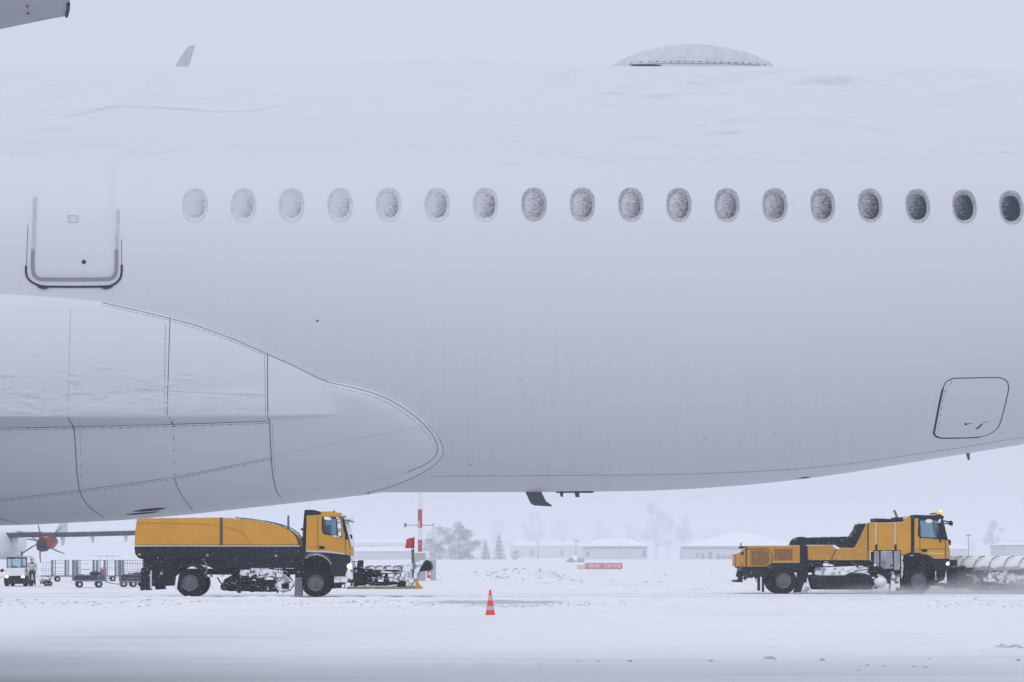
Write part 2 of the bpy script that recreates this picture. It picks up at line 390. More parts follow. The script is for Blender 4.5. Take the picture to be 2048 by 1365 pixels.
for i, (X, th) in enumerate(WC):
    rot = R_(max(0, (WPX[i]-1450)/600*7)); a = .163 if WPX[i] < 1600 else .160; b = .232
    inner = super_ring(X, th, a, b, rot, 1.0); WIN.append((X, th, a, b, rot))
    x0, x1 = xb[i], xb[i+1]; outer = []
    for k in range(NW):
        du, dv = inner[k, 0]-X, (inner[k, 1]-th)
        s = 1e9
        if du > 1e-9: s = min(s, (x1-X)/du)
        if du < -1e-9: s = min(s, (x0-X)/du)
        if dv > 1e-9: s = min(s, (thB-th)/dv)
        if dv < -1e-9: s = min(s, (thA-th)/dv)
        outer.append((X+du*s, th+dv*s))
    outer = np.array(outer)
    for cx, ct in ((x0, thA), (x1, thA), (x1, thB), (x0, thB)):      # snap nearest to the corners
        j = np.argmin(((outer[:,0]-cx)/.3)**2+((outer[:,1]-ct)/.1)**2); outer[j] = (cx, ct)
    ringt = [0, .08, .3, .6, 1]; P = np.concatenate([inner+(outer-inner)*t for t in ringt]); co = SF(P[:,0], P[:,1]); nr = NF(P[:,0], P[:,1])
    q = np.array([(j*NW+k, (j+1)*NW+k, (j+1)*NW+(k+1) % NW, j*NW+(k+1) % NW) for j in range(len(ringt)-1) for k in range(NW)])
    parts.append((co, nr, q))
def merge(parts):
    co = np.concatenate([p[0] for p in parts]); nr = np.concatenate([p[1] for p in parts]); q = []; b = 0
    for p in parts: q.append(p[2]+b); b += len(p[0])
    return co, nr, np.concatenate(q)
def paint_mat(name, base, dirt, zdirt):
    m = bpy.data.materials.new(name); m.use_nodes = True; t = m.node_tree; N = t.nodes; L = t.links; p = N['Principled BSDF']
    geo = N.new('ShaderNodeNewGeometry')
    def tex(scale, st, det=5, ro=.55):
        mp = N.new('ShaderNodeMapping'); mp.inputs['Scale'].default_value = st; L.new(geo.outputs['Position'], mp.inputs[0])
        n = N.new('ShaderNodeTexNoise'); n.inputs['Scale'].default_value = scale; n.inputs['Detail'].default_value = det; n.inputs['Roughness'].default_value = ro
        L.new(mp.outputs[0], n.inputs['Vector']); return n.outputs['Fac']
    def mrange(x, a, b, c=0, d=1):
        r = N.new('ShaderNodeMapRange'); r.interpolation_type = 'SMOOTHSTEP'; L.new(x, r.inputs[0])
        for i, v in enumerate((a, b, c, d)): r.inputs[i+1].default_value = v
        return r.outputs[0]
    def mul(a, b, op='MULTIPLY'):
        q = N.new('ShaderNodeMath'); q.operation = op
        for i, v in enumerate((a, b)):
            if isinstance(v, (int, float)): q.inputs[i].default_value = v
            else: L.new(v, q.inputs[i])
        return q.outputs[0]
    sp = N.new('ShaderNodeSeparateXYZ'); L.new(geo.outputs['Position'], sp.inputs[0])
    n1 = tex(1.0, (11,1,.22), 6); n2 = tex(1.0, (55,1,.5), 3)
    st = mul(mrange(n1, .30, .70), mrange(n2, .35, .72))
    # streaks run down below an irregular wet line that falls towards the tail
    lim = mul(mul(sp.outputs[0], -.16), zdirt, 'ADD'); dz = mul(lim, sp.outputs[2], 'SUBTRACT'); dz = mul(dz, mul(tex(.6,(1,1,1)), .8), 'ADD')
    reach = mrange(dz, .2, .8)
    fac = mul(mul(st, reach), dirt); blotch = mul(mrange(tex(.35,(1,1,2)), .45, .75), dirt*.12)
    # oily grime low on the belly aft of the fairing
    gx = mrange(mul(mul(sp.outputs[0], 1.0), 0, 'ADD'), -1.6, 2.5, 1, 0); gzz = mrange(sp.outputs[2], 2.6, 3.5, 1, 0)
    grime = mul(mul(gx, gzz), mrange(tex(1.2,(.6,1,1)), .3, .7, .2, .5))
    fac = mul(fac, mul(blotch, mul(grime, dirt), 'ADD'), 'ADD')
    mx = N.new('ShaderNodeMix'); mx.data_type = 'RGBA'; L.new(fac, mx.inputs[0])
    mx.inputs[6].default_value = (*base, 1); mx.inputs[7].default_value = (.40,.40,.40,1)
    # wind blown frost film high on the hull
    up = mrange(sp.outputs[2], 6.0, 8.2); fr = mul(mrange(tex(.8,(.45,1,2.2),6,.6), .42, .66), mul(up, .5))
    mx2 = N.new('ShaderNodeMix'); mx2.data_type = 'RGBA'; L.new(fr, mx2.inputs[0]); L.new(mx.outputs[2], mx2.inputs[6]); mx2.inputs[7].default_value = (.67,.68,.715,1)
    L.new(mx2.outputs[2], p.inputs['Base Color'])
    p.inputs['Roughness'].default_value = .42; p.inputs['Specular IOR Level'].default_value = .45
    b = N.new('ShaderNodeBump'); b.inputs['Strength'].default_value = .25; b.inputs['Distance'].default_value = .02
    L.new(tex(1.0, (.8,1,.9), 2), b.inputs['Height'])
    b2 = N.new('ShaderNodeBump'); b2.inputs['Strength'].default_value = .25; b2.inputs['Distance'].default_value = .004
    L.new(tex(45, (1,1,1), 2), b2.inputs['Height']); L.new(b.outputs[0], b2.inputs['Normal']); L.new(b2.outputs[0], p.inputs['Normal'])
    return m
M['paint'] = paint_mat('airliner_white_paint', (.64,.66,.705), .14, 4.9)
M['paint2'] = paint_mat('fairing_paint', (.66,.68,.72), .06, 2.0)
co, nr, q = merge(parts)
fus = mesh_np('fuselage', co, q, M['paint'], True, None, nr); child(fus, liner)
BV = [BVHTree.FromPolygons([tuple(v) for v in co], [tuple(int(i) for i in f) for f in q])]
# window frames and frosted panes
def pane_mat():
    m = bpy.data.materials.new('frosted_window_pane'); m.use_nodes = True; t = m.node_tree; N = t.nodes; L = t.links; p = N['Principled BSDF']
    oi = N.new('ShaderNodeObjectInfo'); tc = N.new('ShaderNodeTexCoord')
    se = N.new('ShaderNodeSeparateColor'); L.new(oi.outputs['Color'], se.inputs[0])
    sp = N.new('ShaderNodeSeparateXYZ'); L.new(tc.outputs['Object'], sp.inputs[0])
    geo = N.new('ShaderNodeNewGeometry')
    mp = N.new('ShaderNodeMapping'); mp.inputs['Scale'].default_value = (1,1,1.9); L.new(geo.outputs['Position'], mp.inputs[0])
    n = N.new('ShaderNodeTexNoise'); n.inputs['Scale'].default_value = 26; n.inputs['Detail'].default_value = 5; n.inputs['Roughness'].default_value = .7; L.new(mp.outputs[0], n.inputs['Vector'])
    def mth(op, a, b):
        q = N.new('ShaderNodeMath'); q.operation = op
        for i, v in enumerate((a, b)):
            if isinstance(v, (int, float)): q.inputs[i].default_value = v
            else: L.new(v, q.inputs[i])
        return q.outputs[0]
    # snow is driven in from the upper left: cover = frost + z - x + grain
    pos = mth('ADD', mth('MULTIPLY', sp.outputs[2], .9), mth('MULTIPLY', sp.outputs[0], -3.4))
    v = mth('ADD', mth('ADD', pos, mth('MULTIPLY', mth('SUBTRACT', n.outputs['Fac'], .5), 2.4)), mth('ADD', se.outputs[0], -.5))
    r = N.new('ShaderNodeMapRange'); r.interpolation_type = 'SMOOTHSTEP'; L.new(v, r.inputs[0]); r.inputs[1].default_value = -.25; r.inputs[2].default_value = 1.25
    mx = N.new('ShaderNodeMix'); mx.data_type = 'RGBA'; L.new(r.outputs[0], mx.inputs[0])
    mx.inputs[6].default_value = (.035,.045,.065,1); mx.inputs[7].default_value = (.58,.59,.63,1); L.new(mx.outputs[2], p.inputs['Base Color'])
    p.inputs['Roughness'].default_value = .6
    b = N.new('ShaderNodeBump'); b.inputs['Strength'].default_value = .8; b.inputs['Distance'].default_value = .012; L.new(n.outputs['Fac'], b.inputs['Height']); L.new(b.outputs[0], p.inputs['Normal'])
    return m
M['pane'] = pane_mat()
M['wframe'] = mat('rimed_window_frame', (.51,.52,.565), .7, noise=(30,.35), bump=(50,.8,.015))
M['wframe_snow'] = mat('snowed_window_frame', (.60,.62,.665), .8, noise=(20,.14), bump=(22,.5,.015))
FR = [1.12,1.05,1.10,1.06,.90,.80,.72,.68,.66,.64,.60,.56,.50,.44,.24,.04,-.10,-.26,-.3]
for i, (X, th, a, b, rot) in enumerate(WIN[:-1]):
    deep = min(1, max(.22, (WPX[i]-250)/1300))
    def rg(sc, off):
        P = super_ring(X, th, a, b, rot, sc); return SF(P[:,0], P[:,1], off)
    c0 = SF(np.array([X]), np.array([th]), -.05*deep)[0]
    rings = [rg(1.012, .004), rg(.975, .003), rg(.95, -.006*deep), rg(.80, -.028*deep), rg(.765, -.05*deep)]
    cc = np.concatenate(rings)-c0
    qq = np.array([(j*NW+k, j*NW+(k+1) % NW, (j+1)*NW+(k+1) % NW, (j+1)*NW+k) for j in range(4) for k in range(NW)])[:, ::-1]
    fo = mesh_np('window', cc, qq, M['wframe'] if FR[i] < .7 else M['wframe_snow'], True)
    
    fo.location = c0; child(fo, liner)
    pr = [rg(.77, -.05*deep), rg(.5, -.05*deep), rg(.25, -.05*deep)]
    cc = np.concatenate(pr+[SF(np.array([X]), np.array([th]), -.05*deep)])-c0
    q4 = [(j*NW+k, (j+1)*NW+k, (j+1)*NW+(k+1) % NW, j*NW+(k+1) % NW) for j in range(2) for k in range(NW)]
    me = bpy.data.meshes.new('pane'); me.from_pydata([tuple(v) for v in cc], [], q4+[(2*NW+k, 3*NW, 2*NW+(k+1) % NW) for k in range(NW)])
    me.materials.append(M['pane']); me.polygons.foreach_set('use_smooth', [True]*len(me.polygons))
    po = bpy.data.objects.new('pane', me); COL.objects.link(po); po.parent = fo; f = FR[i]; po.color = (max(0, f+.5), 0, 0, 1)
# -------- belly fairing
def px2X(px, py=900): return inv(px, py)[0]
EDGE = [(-2400,540),(-900,560),(0,588),(110,594),(210,604),(340,633),(440,664),(535,706),(600,735),(655,763),(700,770),(760,786),(810,812),(850,843),(875,872),(886,897),(884,912),(865,932),(830,952),(780,971),(735,982)]
ET = [inv(x, y, .02) for x, y in EDGE]; ET.append((px2X(690, 985), -math.pi/2))
eX = np.array([e[0] for e in ET]); eT = np.array([e[1] for e in ET])
tdense = np.linspace(eT[-1], eT[0], 900); xd = np.interp(tdense, eT[::-1], eX[::-1])
kk = np.exp(-np.linspace(-2,2,15)**2); kk /= kk.sum(); xd = np.convolve(np.pad(xd, 7, mode='edge'), kk, 'valid')
def Xend(th): return np.interp(th, tdense, xd)
iu = int(np.argmax(eX)); uX = eX[:iu+1]; uT = eT[:iu+1]
XS = lambda l: np.array([px2X(p) for p in l])
cp = [-900,0,300,500,685,886]; c_th = [inv(p, y, o)[1] for p, y, o in zip(cp, [830,832,833,834,831,897], [.8,.64,.49,.37,.15,.05])]
s_th = [inv(p, y, o)[1] for p, y, o in zip(cp, [862,856,849,843,832,899], [.5,.42,.32,.24,.13,.05])]
cX = XS(cp)
oX = XS([-2400,-900,0,200,340,535,620,685,730,886]); off_c = [1.1,.9,.66,.56,.48,.33,.22,.14,.12,.12]; off_s = [.8,.62,.44,.37,.32,.22,.17,.135,.12,.12]; off_b = [.7,.6,.45,.39,.31,.17,.11,.07,.08,.1]
def OFF(X, th):
    the = np.interp(X, uX, uT); thc = np.interp(X, cX, c_th); ths = np.minimum(np.interp(X, cX, s_th), thc-.004)
    oc_, os_, ob_ = (np.interp(X, oX, k) for k in (off_c, off_s, off_b))
    up = .025+(oc_-.025)*np.clip((the-th)/np.maximum(the-thc, 1e-3), 0, 1)
    wt = sstep(px2X(655), px2X(710), X); up = up*(1-wt)+os_*wt
    st = oc_+(os_-oc_)*np.clip((thc-th)/(thc-ths), 0, 1)
    lo = os_+(ob_-os_)*np.clip((ths-th)/np.maximum(ths+math.pi/2, 1e-3), 0, 1)+.10*np.sin(np.clip((ths-th)/(ths+math.pi/2+1e-3), 0, 1)*math.pi)*np.clip((os_-.06)*2, 0, 1)
    o = np.where(th > thc, up, np.where(th > ths, st, lo))
    d = np.maximum(Xend(th)-X, 0); cap = .025+.07*(1-np.exp(-d/.18))+.12*d
    return -.03*np.log(np.exp(-o/.03)+np.exp(-cap/.03))
def SB(X, th): return SF(X, th, OFF(X, th))
def half():
    ths = np.unique(np.concatenate([np.linspace(-math.pi/2, eT[0], 230)]))
    ts = np.concatenate([np.linspace(0, .6, 50)[:-1], np.linspace(.6, 1, 90)])
    T = ths[:, None]+0*ts[None]; Xe = Xend(ths)[:, None]; X = -15+(Xe+15)*ts[None]
    co = SB(X, T); last = SF(Xe, T[:, :1], -.03)
    return np.concatenate([co, last], 1)
h1 = half(); h2 = h1.copy(); h2[..., 1] = 2*YC-h2[..., 1]; h2 = h2[::-1]
G = np.concatenate([h2[:-1], h1], 0); ny, nx = G.shape[:2]; idx = np.arange(ny*nx).reshape(ny, nx)
q = np.stack([idx[:-1,:-1], idx[:-1,1:], idx[1:,1:], idx[1:,:-1]], -1).reshape(-1, 4)
co = G.reshape(-1, 3)
fair = mesh_np('belly_fairing', co, q, M['paint2'], True); 
fair.data.set_sharp_from_angle(angle=R_(28)); child(fair, liner)
BV.append(BVHTree.FromPolygons([tuple(v) for v in co], [tuple(int(i) for i in f) for f in q]))
def hit(px, py):
    o = Vector((0, 0, CH)); d = Vector(((px-1024)/F, 1, -(py-HZ)/F)).normalized(); best = None
    for b in BV:
        p, n, i, t = b.ray_cast(o, d)
        if p is not None and (best is None or t < best[2]): best = (p, n if n.dot(d) < 0 else -n, t)
    return best
def dens(pts, step=8):
    o = []
    for (a, b), (c, d) in zip(pts[:-1], pts[1:]):
        n = max(1, int(math.hypot(c-a, d-b)/step)); o += [(a+(c-a)*i/n, b+(d-b)*i/n) for i in range(n)]
    return o+[pts[-1]]
def smooth_px(pts, it=2):
    for _ in range(it):
        o = [pts[0]]
        for a, b in zip(pts[:-1], pts[1:]): o += [(a[0]*.75+b[0]*.25, a[1]*.75+b[1]*.25), (a[0]*.25+b[0]*.75, a[1]*.25+b[1]*.75)]
        pts = o+[pts[-1]]
    return pts
def ribbon(name, pts, wd, m, parent, off=.004, closed=False, step=8, wfn=None):
    H = [hit(*p) for p in dens(pts, step)]; H = [h for h in H if h]; n = len(H)
    mb = MB(); vs = []
    for i, (p, nn, _) in enumerate(H):
        a = H[(i-1) % n if closed else max(i-1, 0)][0]; b = H[(i+1) % n if closed else min(i+1, n-1)][0]
        t = (b-a).normalized(); s = t.cross(nn).normalized(); w2 = (wfn(i/n) if wfn else wd)/2
        vs += [p+s*w2-nn*.006, p+s*w2+nn*off, p-s*w2+nn*off, p-s*w2-nn*.006]
    fs = []
    for i in range(n if closed else n-1):
        j = (i+1) % n
        for k in range(3): fs.append((i*4+k, i*4+k+1, j*4+k+1, j*4+k))
    mb.add(vs, fs); o = mb.build(name, m, None, smooth=False); child(o, parent); return o
def rivets(pts, parent, gap=13, r=.010, m=None, tick=0):
    mb = MB()
    for p in dens(pts, gap):
        h = hit(*p)
        if not h: continue
        u = h[1].orthogonal().normalized(); v = h[1].cross(u); c = h[0]
        mb.add([c+h[1]*.003]+[c+h[1]*.002+(u*math.cos(k*math.pi/3)+v*math.sin(k*math.pi/3))*r for k in range(6)], [(0, k+1, (k+1) % 6+1) for k in range(6)])
    Hs = [h for h in (hit(*p) for p in dens(pts, gap)) if h]; vv = []
    for i, h in enumerate(Hs):
        tt = (Hs[min(i+1, len(Hs)-1)][0]-Hs[max(i-1, 0)][0]).normalized(); s_ = tt.cross(h[1]).normalized()*.0012; vv += [h[0]+s_+h[1]*.0015, h[0]-s_+h[1]*.0015]
    mb.add(vv, [(2*i, 2*i+1, 2*i+3, 2*i+2) for i in range(len(Hs)-1)])
    o = mb.build('rivet_line', m or M['seam'], None); child(o, parent); return o
def patch(name, pts, m, parent, off=.006):
    H = [hit(*p) for p in pts]; H = [h for h in H if h]; c = sum((h[0] for h in H), Vector())/len(H); nn = sum((h[1] for h in H), Vector()).normalized(); n = len(H)
    mb = MB(); mb.add([h[0]+h[1]*off for h in H]+[h[0]-h[1]*.01 for h in H]+[c+nn*off], [(i, (i+1) % n, 2*n) for i in range(n)]+[(i, (i+1) % n, n+(i+1) % n, n+i) for i in range(n)])
    o = mb.build(name, m, None); child(o, parent); return o
# seams and rivets of the fairing
seamA = [(340,636),(338,700),(334,829),(347,851)]
seamB = [(535,709),(535.5,832),(539,843),(541,890),(545,950),(553,983),(566,1003)]
seamC = [(0,857),(150,854),(350,849),(535,843)]
seamD = [(135,835),(149,856),(151,900),(156,978),(174,1012),(208,1036)]
seamF = [(349,956),(358,985),(386,1021)]
seamE = [(0,1000),(155,982),(348,955),(400,945),(540,916)]
for s_, wd, mm in ((seamA,.008,'seam'),(seamB,.009,'seam'),(seamC,.007,'seam'),(smooth_px(seamD),.009,'seam'),(smooth_px(seamF),.007,'seam'),(seamE,.004,'seam'),([(0,1038),(18,1043),(38,1047)],.01,'seam')):
    ribbon('panel_seam', s_, wd, M[mm], fair, .003)
edge_in = smooth_px([(205,606),(340,636),(440,667),(535,709),(600,738),(652,765),(700,774),(760,790),(808,816),(846,846),(868,873),(876,895),(873,912),(850,930),(815,945)])
ribbon('panel_seam', edge_in, .007, M['seam'], fair, .003)
M['sealant'] = mat('pale_edge_sealant', (.66,.675,.70), .6)
ribbon('edge_seal', smooth_px([(340,630),(440,661),(535,702),(600,731),(655,759),(700,767),(760,782),(812,808),(855,841),(881,870),(893,896),(890,914),(870,934),(834,955),(782,975),(735,986)]), .05, M['sealant'], fair, .012)
rivets([(347,853),(349,950)], fair, 22); rivets([(331,650),(328,825)], fair, 9, .006); rivets([(529,715),(531,830)], fair, 9, .006)
rivets([(0,1004),(155,986),(348,959),(540,920)], fair, 13); rivets([(545,914),(700,880),(860,852)], fair, 14, .006, M['seamlight'])
rivets([(0,1041),(330,1020),(560,987),(780,955),(840,935)], fair, 9, .005, M['seamlight'])
rivets([(0,861),(150,858),(350,853),(535,847)], fair, 18); rivets([(141,620),(139,700),(136,825)], fair, 12, .006, M['seamlight'])
rivets([(160,860),(163,975)], fair, 20, .006); rivets([(544,850),(550,950)], fair, 10, .006)
rivets([(206,611),(340,641),(440,673),(530,711)], fair, 11, .006); rivets([(270,780),(530,791)], fair, 9, .005, M['seamlight'])
rivets([(660,772),(700,781),(758,797),(803,822),(838,850),(860,876),(867,895)], fair, 12, .006)
patch('drain_slot', [(266,1023),(285,1019),(305,1017),(331,1016),(322,1019),(303,1021.5),(285,1023)], M['seam'], fair)
patch('drain_slot', [(252,1029.5),(268,1027),(290,1025),(318,1023),(305,1026),(285,1028),(265,1029.5)], M['seam'], fair)
M['vortex'] = M['paint2']
# -------- door, hatch, belly seam, small marks on the hull
door = empty('x'); bpy.data.objects.remove(door)
dp = smooth_px([(76,300),(70,385),(62,540),(64,552),(72,559),(86,560),(214,560),(226,557),(233,548),(234,535),(237,385),(240,300)], 1)
H = [hit(*p) for p in dens(dp, 10)]
mb = MB(); n = len(H); c = hit(150, 440)
rows = 24; vs = []; fs = []
for j in range(rows+1):
    py = 300+(559-300)*j/rows
    xl = np.interp(py, [300,385,540,552,559], [77,71,64,66,76]); xr = np.interp(py, [300,385,535,550,559], [239,236,233,230,220])
    for i in range(13):
        h = hit(xl+(xr-xl)*i/12, py); vs.append(h[0]+h[1]*(.012 if 0 < i < 12 and 0 < j < rows else -.01))
fs = [(j*13+i, j*13+i+1, (j+1)*13+i+1, (j+1)*13+i) for j in range(rows) for i in range(12)]
door = mb.add(vs, fs).build('cabin_door', M['paint'], None, smooth=True, angle=60); child(door, liner)
M['band'] = mat('grey_door_band', (.25,.27,.31), .6, speck=(60,.68)); M['bandsnow'] = mat('snowed_door_band', (.52,.54,.58), .7, noise=(30,.2,(1,1,.5)))
ribbon('outline_band', smooth_px([(66,500),(65,535),(67,550),(76,558),(90,559),(212,559),(226,556),(232,546),(233,525),(233,500)]), .045, M['band'], door, .014, step=5)
ribbon('outline_band', [(66.5,500),(70,395)], .042, M['bandsnow'], door, .014); ribbon('outline_band', [(233,500),(236,420)], .040, M['bandsnow'], door, .014)
ribbon('door_seal', smooth_px([(52,532),(52,550),(60,563),(78,572),(93,574),(210,574),(226,571),(238,562),(243.5,549),(243.5,530)]), .026, M['seam'], door, .012, step=5)
ribbon('door_seal', [(53,532),(56,450)], .008, M['seamlight'], door, .006); ribbon('door_seal', [(243,530),(243,480)], .008, M['seamlight'], door, .006)
for bx in (88, 212): patch('hinge_cover', [(bx-14,574),(bx+14,574),(bx+3,578.5),(bx-3,578.5)], M['seam'], door, .02)
patch('door_handle', [(168+4.5*math.cos(a), 524.5+4.5*math.sin(a)) for a in np.arange(0, 6.28, .6)], M['seam'], door, .016)
patch('handle_plate', [(136,432),(156,432),(156,446),(136,446)], M['wframe_snow'], door, .014)
ribbon('door_placard', [(136,432),(156,432),(156,446),(136,446)], .004, M['wframe'], door, .018, closed=True, step=4)
hp = smooth_px([(1906,757),(1950,756),(1996,755),(2012,759),(2018,772),(2016,786),(2005,832),(1997,856),(1985,866),(1965,874),(1945,876),(1890,877),(1876,876),(1867,869),(1869,860),(1884,780),(1892,764)])
ribbon('hatch_outline', hp, .02, M['seam'], liner, .004, closed=True, step=6, wfn=lambda t: .028 if .52 < t < .92 else .012)
rivets([(1903,766),(1890,783),(1885,802),(1876,860)], liner, 14, .010)
ribbon('hatch_handle', [(1952,858),(1958,854),(1964,848)], .016, M['seam'], liner, .01, step=3); patch('hatch_latch', [(1929,847),(1934,847),(1934,850),(1929,850)], M['seam'], liner)
ribbon('hatch_latch', [(1936,847.5),(1944,846.5)], .006, M['seam'], liner); ribbon('hatch_latch', [(1967,845),(1976,844)], .006, M['seam'], liner)
ribbon('hull_seam', [(868,953),(1300,950),(1400,948),(1500,944),(1600,938),(1716,926),(1800,913),(1920,896),(2048,874)], .006, M['seamlight'], liner, .003)
patch('vent_slot', [(1597,957),(1606,954.8),(1620,954.2),(1612,956.6)], M['seam'], liner)
patch('static_port', [(633,640.5),(637,640.5),(637,643.5),(633,643.5)], M['seam'], liner)
for p in ((1040,760),(1217,886),(941,930),(1550,868),(1412,876)): patch('static_port', [(p[0]-2,p[1]-1.4),(p[0]+2,p[1]-1.4),(p[0]+2,p[1]+1.2),(p[0]-2,p[1]+1.2)], M['wframe'], liner)
# blade antenna, drains and fin under the belly
def bl(pts, y0, y1, name, m):
    mb = MB(); mb.prism([((x-1024)*YC/F, CH-(y-HZ)*YC/F) for x, y in pts], y0, y1); o = mb.build(name, m, None, bevel=.006); child(o, liner); return o
bl([(1050,983),(1082,983),(1092,1003),(1104,1011),(1103,1013.5),(1068,1011.5),(1061,1007)], YC-.03, YC+.03, 'blade_antenna', M['graymetal'])
bl([(1111,983),(1188,983),(1186,985.9),(1113,985.9)], YC-.15, YC+.15, 'belly_panel', M['seam'])
bl([(1119,983),(1126.5,983),(1126,994.5),(1121,993.5)], YC-.05, YC+.05, 'drain_mast', M['graymetal']); bl([(1149,983),(1158.5,983),(1159,995.5),(1151,994.5)], YC-.06, YC+.06, 'drain_mast', M['graymetal'])
bl([(1931,903),(1939,903),(1939,920.5),(1936,920.5)], YC-.03, YC+.03, 'drain_mast', M['graymetal'])
# -------- satcom radome
pr = [(1222,0),(1232,5),(1250,14),(1265,20),(1290,28),(1330,37),(1370,41.5),(1400,41),(1450,34),(1500,22),(1530,10),(1548,0)]
vs = []; rings = 0; NA = 25
zt0 = float(np.interp(0, xs_t, zt_t))
for t in np.linspace(0, 1, 60):
    px = 1222+(1548-1222)*(.5-.5*math.cos(math.pi*t)); X = (px-1024)*YC/F
    hh = np.interp(px, [a for a, b in pr], [b for a, b in pr]); top_ = float(np.interp(X, xs_t, zt_t)); h = (hh+11)/140*(1 if 0 < t < 1 else .2)
    wy = .62*math.sin(math.pi*min(max(t, .03), .97))**.6
    for k in range(NA):
        a = math.pi*k/(NA-1); vs.append((X, YC-wy*math.cos(a), top_-.10+(h+.10)*math.sin(a)**.75))
    rings += 1
fs = [(j*NA+k, (j+1)*NA+k, (j+1)*NA+k+1, j*NA+k+1) for j in range(rings-1) for k in range(NA-1)]
M['radome'] = mat('radome_paint', (.57,.595,.64), .75, noise=(9,.10), bump=(12,.5,.02))
rad = MB().add(vs, fs).build('satellite_radome', M['radome'], None, smooth=True, angle=60); child(rad, liner)
_b = BVHTree.FromPolygons(vs, fs); BV.append(_b)
rivets([(1262,126),(1300,124),(1400,124),(1500,127),(1530,130)], rad, 14, .011); ribbon('base_seam', [(1256,130),(1330,127.5),(1450,128),(1520,131)], .007, M['seamlight'], rad, .004)
ribbon('base_gap_shade', [(1262,131.5),(1290,132.4),(1322,131.3)], .03, M['seam'], rad, .01, wfn=lambda t: .03*math.sin(math.pi*min(1, t+.05))+.004)  # dark strip painted for the shadow in the gap under the radome
# -------- drifted snow on the upper hull
def snow_layer():
    Xa = np.arange(-10.5, 10.5, .03); Ta = np.concatenate([np.linspace(.325, 1.30, 210), np.linspace(1.31, 2.2, 24)])
    X, T = np.meshgrid(Xa, Ta); s = T*3.0
    cov = sstep(.30, 1.25, T)
    wx = X+.8*(fbm(X*.5, s*1.0, 2, 9)-.5); ws = s+.30*(fbm(X*.9, s*1.2, 3, 4)-.5)-.05*X*np.sin(X*.7)
    n = fbm(wx*.55, ws*2.2, 4, 31); n2 = fbm(wx*1.5, (ws+.16*X*sstep(0,2,X))*5.0, 3, 57)
    dr = np.abs(n-.5)*2; rid = (1-dr)**3                      # long wind ridges
    side = .6+.9*sstep(-.5, 1.5, X)-.2*sstep(6,9,X)+.4*sstep(-4.2,-5.5,X)
    h = cov*(.030+.145*(n-.42)+.09*(n2-.45)+.06*rid)*side + (cov-.35)*.03
    cp_ = sstep(.95, 1.25, T); ex = np.interp(X*F/YC+1024, [-400,0,100,250,350,700,830,950,1100,1230,1600,2048], [.03,.03,.055,.03,.012,.05,.10,.10,.035,.02,.018,.01])
    h = h*(1-cp_)+(ex+.012*(fbm(X*1.2, s*3, 3, 78)-.5))*cp_
    # isolated drift lips below the main cover
    sp = sstep(.55, .85, fbm(X*1.1+7, (s+.12*X)*4.6, 3, 91))*sstep(.37, .66, T)*(1-sstep(.9, 1.1, T))*sstep(-1.0, .5, X)*.065
    h = np.maximum(h, sp-.004)
    # one curled drift lip high on the left
    ln = 7.62+.10*np.sin((X+6.0)*1.9)+.09*(X+6); zz = fZ(X)+fR(X)*np.sin(T)
    h += .020*(.4+1.2*fbm(X*1.6, s*2, 2, 66))*np.exp(-np.clip(zz-ln, 0, 9)/.16)*(zz > ln)*sstep(-6.3,-5.6,X)*(1-sstep(-3.4,-2.6,X))
    h = np.where(h > 0, h, -.012)
    co = SF(X, T, h); ny, nx = X.shape; idx = np.arange(ny*nx).reshape(ny, nx)
    q = np.stack([idx[:-1,:-1], idx[:-1,1:], idx[1:,1:], idx[1:,:-1]], -1).reshape(-1, 4)
    return mesh_np('snow_cover', co.reshape(-1, 3), q, M['hullsnow'], True)
M['hullsnow'] = mat('hull_snow', (.64,.67,.71), .85, bump=(30,.25,.01,(.4,1,1.4)))
child(snow_layer(), liner)
# snow clinging to the shelf of the fairing
def shelf_snow():
    Xa = np.arange(-8.5, -3.15, .03); zc_ = np.linspace(0, 1, 60); X, V = np.meshgrid(Xa, zc_)
    thc = np.interp(X, cX, c_th); T = thc+.012+V*.26
    n = fbm(X*3.5, V*14, 4, 41)
    n2 = fbm(X*9, V*26, 3, 43); h = (.022*(n-.40)+.016*(n2-.5)-.010*V)*(1-sstep(-5.6,-3.2, X)); h = np.where(h > 0, h, -.012)
    co = SF(X, T, OFF(X, T)+h); ny, nx = X.shape; idx = np.arange(ny*nx).reshape(ny, nx)
    q = np.stack([idx[:-1,:-1], idx[:-1,1:], idx[1:,1:], idx[1:,:-1]], -1).reshape(-1, 4)
    return mesh_np('ledge_snow', co.reshape(-1, 3), q, M['hullsnow'], True)
o = shelf_snow(); child(o, fair)
# -------- far wing with its winglet showing over the hull
def wpt(px, py, Y): return PX(px, py, Y)
mb = MB(); t1 = [(-17,37.5,4.6),(-9.5,37.5,4.6),(-8.25,63.6,13.9),(-10.2,63.6,13.9)]
mb.add([(x,y,z+.35 if i < 2 else z+.06) for i, (x,y,z) in enumerate(t1)]+[(x,y,z-.35 if i < 2 else z-.06) for i, (x,y,z) in enumerate(t1)], [(0,1,2,3),(7,6,5,4),(0,4,5,1),(1,5,6,2),(2,6,7,3),(3,7,4,0)])
wing = mb.build('wing', M['paint2'], None); child(wing, liner)
mb2 = MB(); mb2.v = [(x, 2*YC-y, z) for x, y, z in mb.v]; mb2.f = list(mb.f); wing2 = mb2.build('wing', M['paint2'], None); child(wing2, liner)
M['winglet'] = mat('winglet_grey', (.50,.52,.56), .5)
mb = MB(); pts = [((px-1024)*64/F, CH-(py-HZ)*64/F) for px, py in ((349,135),(366,108),(378,92.5),(389,91.5),(388,97),(377,135))]
o = mb.prism(pts, 63.96, 64.04).build('winglet', M['winglet'], None, bevel=.01); child(o, liner)
